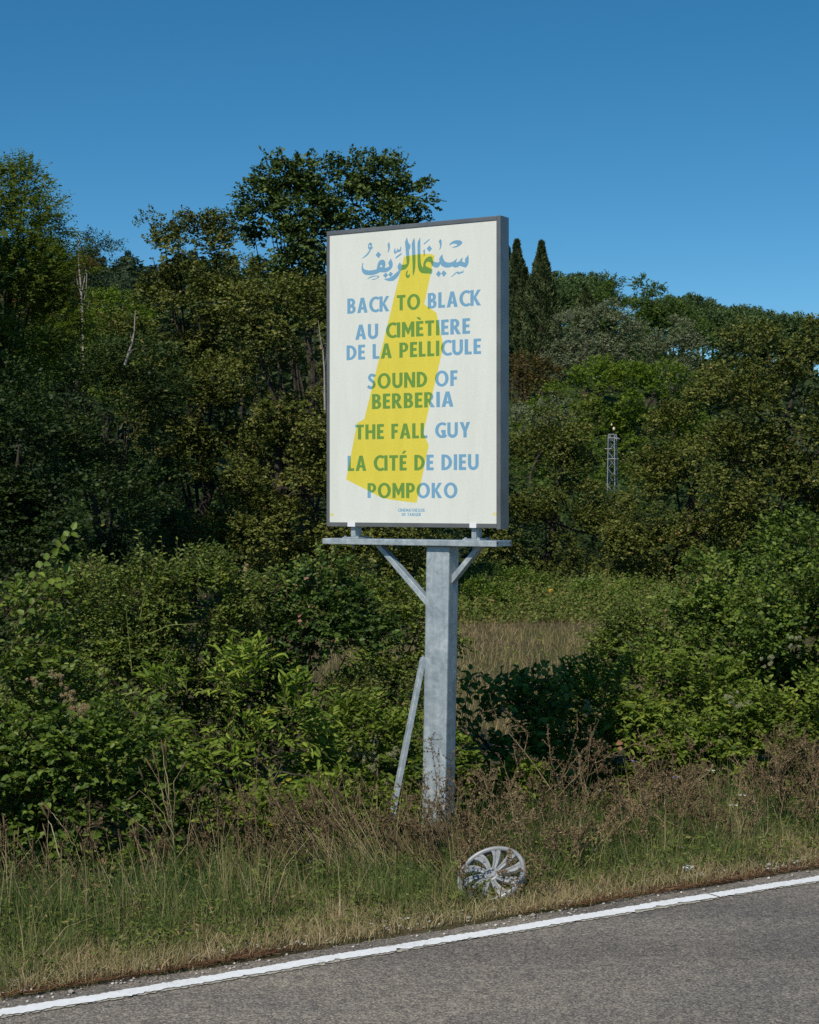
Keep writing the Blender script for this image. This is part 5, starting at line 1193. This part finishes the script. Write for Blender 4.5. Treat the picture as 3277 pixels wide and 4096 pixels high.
big_weed('long bare branching weed stems over the shadowed bush', 2180, 3330, 10.3,
         [[(2190, 3330), (2230, 3190), (2120, 3030), (1990, 2880), (1960, 2780)], [(2230, 3190), (2330, 3080), (2460, 3010), (2610, 2950)], [(2210, 3180), (2270, 3060), (2310, 2920)], [(2240, 3130), (2330, 3000), (2390, 2970)], [(2100, 3010), (2110, 2930), (2030, 2850)], [(2250, 3170), (2200, 3020), (2190, 2900)], [(2330, 3080), (2350, 3000), (2370, 2930)]], 'star', .62, r=.005)
big_weed('pale leaning dead stem at the left of the verge', 262, 3560, 9.5,
         [[(262, 3560), (245, 3450), (215, 3330), (190, 3270)], [(340, 3500), (310, 3400), (250, 3300), (205, 3250)]], 'spike', .95)
big_weed('tall thin dried weed rising left of the steel bar', 1030, 3600, 9.3,
         [[(1030, 3600), (1035, 3420), (1020, 3250), (1030, 3050), (1035, 2980)], [(1030, 3440), (1070, 3300), (1095, 3180), (1090, 3080)], [(1028, 3380), (980, 3250), (960, 3150)]], 'star', .6, r=.004)
big_weed('tall reddish dried stem right of the wheel cover', 2275, 3560, 9.9,
         [[(2275, 3560), (2270, 3400), (2262, 3260), (2250, 3120)], [(2272, 3440), (2310, 3330), (2380, 3280)], [(2268, 3360), (2230, 3250), (2200, 3200)], [(2262, 3290), (2330, 3200), (2440, 3140)]], 'star', .66, r=.0045)

# small flowers and litter
def flowers():
    mw = plain('white_petals', (.68, .68, .62), (.82, .82, .78), 60, .8, .2); mb = plain('blue_petals', (.16, .18, .45), (.26, .28, .60), 60, .8, .2)
    for px, py, Y, kind in ((2972, 3182, 10.9, 'w'), (2932, 3222, 10.8, 'w'), (2845, 3084, 11.2, 'w'), (2408, 3162, 10.2, 'w'), (2702, 3110, 10.6, 'b'), (2538, 3046, 10.6, 'b'), (2378, 3398, 9.9, 'b'), (2726, 3392, 10.0, 'b')):
        c = P(px, py, Y); lab = {2972: 'white umbel flower, upper of a near pair in the right verge', 2932: 'white umbel flower, lower left of a near pair', 2845: 'white umbel flower against the dark hedge gap', 2408: 'tiny white flower among the weeds right of the post', 2702: 'blue chicory flower in the middle of the right verge', 2538: 'blue chicory flower nearest the shadowed bush', 2378: 'blue chicory flower low above the road edge', 2726: 'blue chicory flower low in the grass on the right'}[px]
        root = empty('flower', (c[0], c[1], c[2]), lab, 'flower'); g = Geo(); n_ = 26 if kind == 'w' else 14
        R = .022 if kind == 'w' else .012; an = rng.uniform(0, 6.283, n_); rr = R*np.sqrt(rng.random(n_))
        o_ = c+np.stack([rr*np.cos(an), rr*np.sin(an), .004*rng.random(n_)], 1); d_ = np.stack([np.cos(an), np.sin(an), .2+0*an], 1)
        leaves(g, o_, d_, np.tile([0, -.3, 1.], (n_, 1))+rng.normal(0, .2, (n_, 3)), .010, .006, np.full(n_, .5), np.full(n_, .5)); g.build('petals', mw if kind == 'w' else mb, root)
        s_ = Geo(); gz = float(ground_z(c[0]+.02, c[1])); tubes(s_, np.array([[c[0]+.02, c[1], gz], [c[0]+.02, c[1], (gz+c[2])/2], c]), np.array([.0016, .0014, .001]), 4); s_.build('stem', MAT['cane'], root)
    # crumpled paper by the road edge
    c = P(2752, 3505, 9.45); c[2] = float(ground_z(c[0], c[1]))+.02; bm = bmesh.new(); bmesh.ops.create_icosphere(bm, subdivisions=2, radius=.03, matrix=Matrix.Translation(Vector(c)))
    for v in bm.verts:
        v.co += Vector(rng.normal(0, .006, 3)); v.co.z = c[2]+(v.co.z-c[2])*.5
    me = bpy.data.meshes.new('crumpled_paper'); bm.to_mesh(me); bm.free(); me.transform(Matrix.Translation(Vector(-c))); o_ = link('crumpled_paper', me, mw, None, c); tag(o_, 'crumpled white paper scrap in the grass at the road edge', 'litter')
flowers()
print('TRIS', sum(len(o.data.loops)-2*len(o.data.polygons) for o in bpy.data.objects if o.type == 'MESH'), 'unique', sum(len(m.loops)-2*len(m.polygons) for m in bpy.data.meshes), sorted([(len(o.data.loops)-2*len(o.data.polygons), o.name, o.parent.name if o.parent else '') for o in bpy.data.objects if o.type == 'MESH'])[-25:])
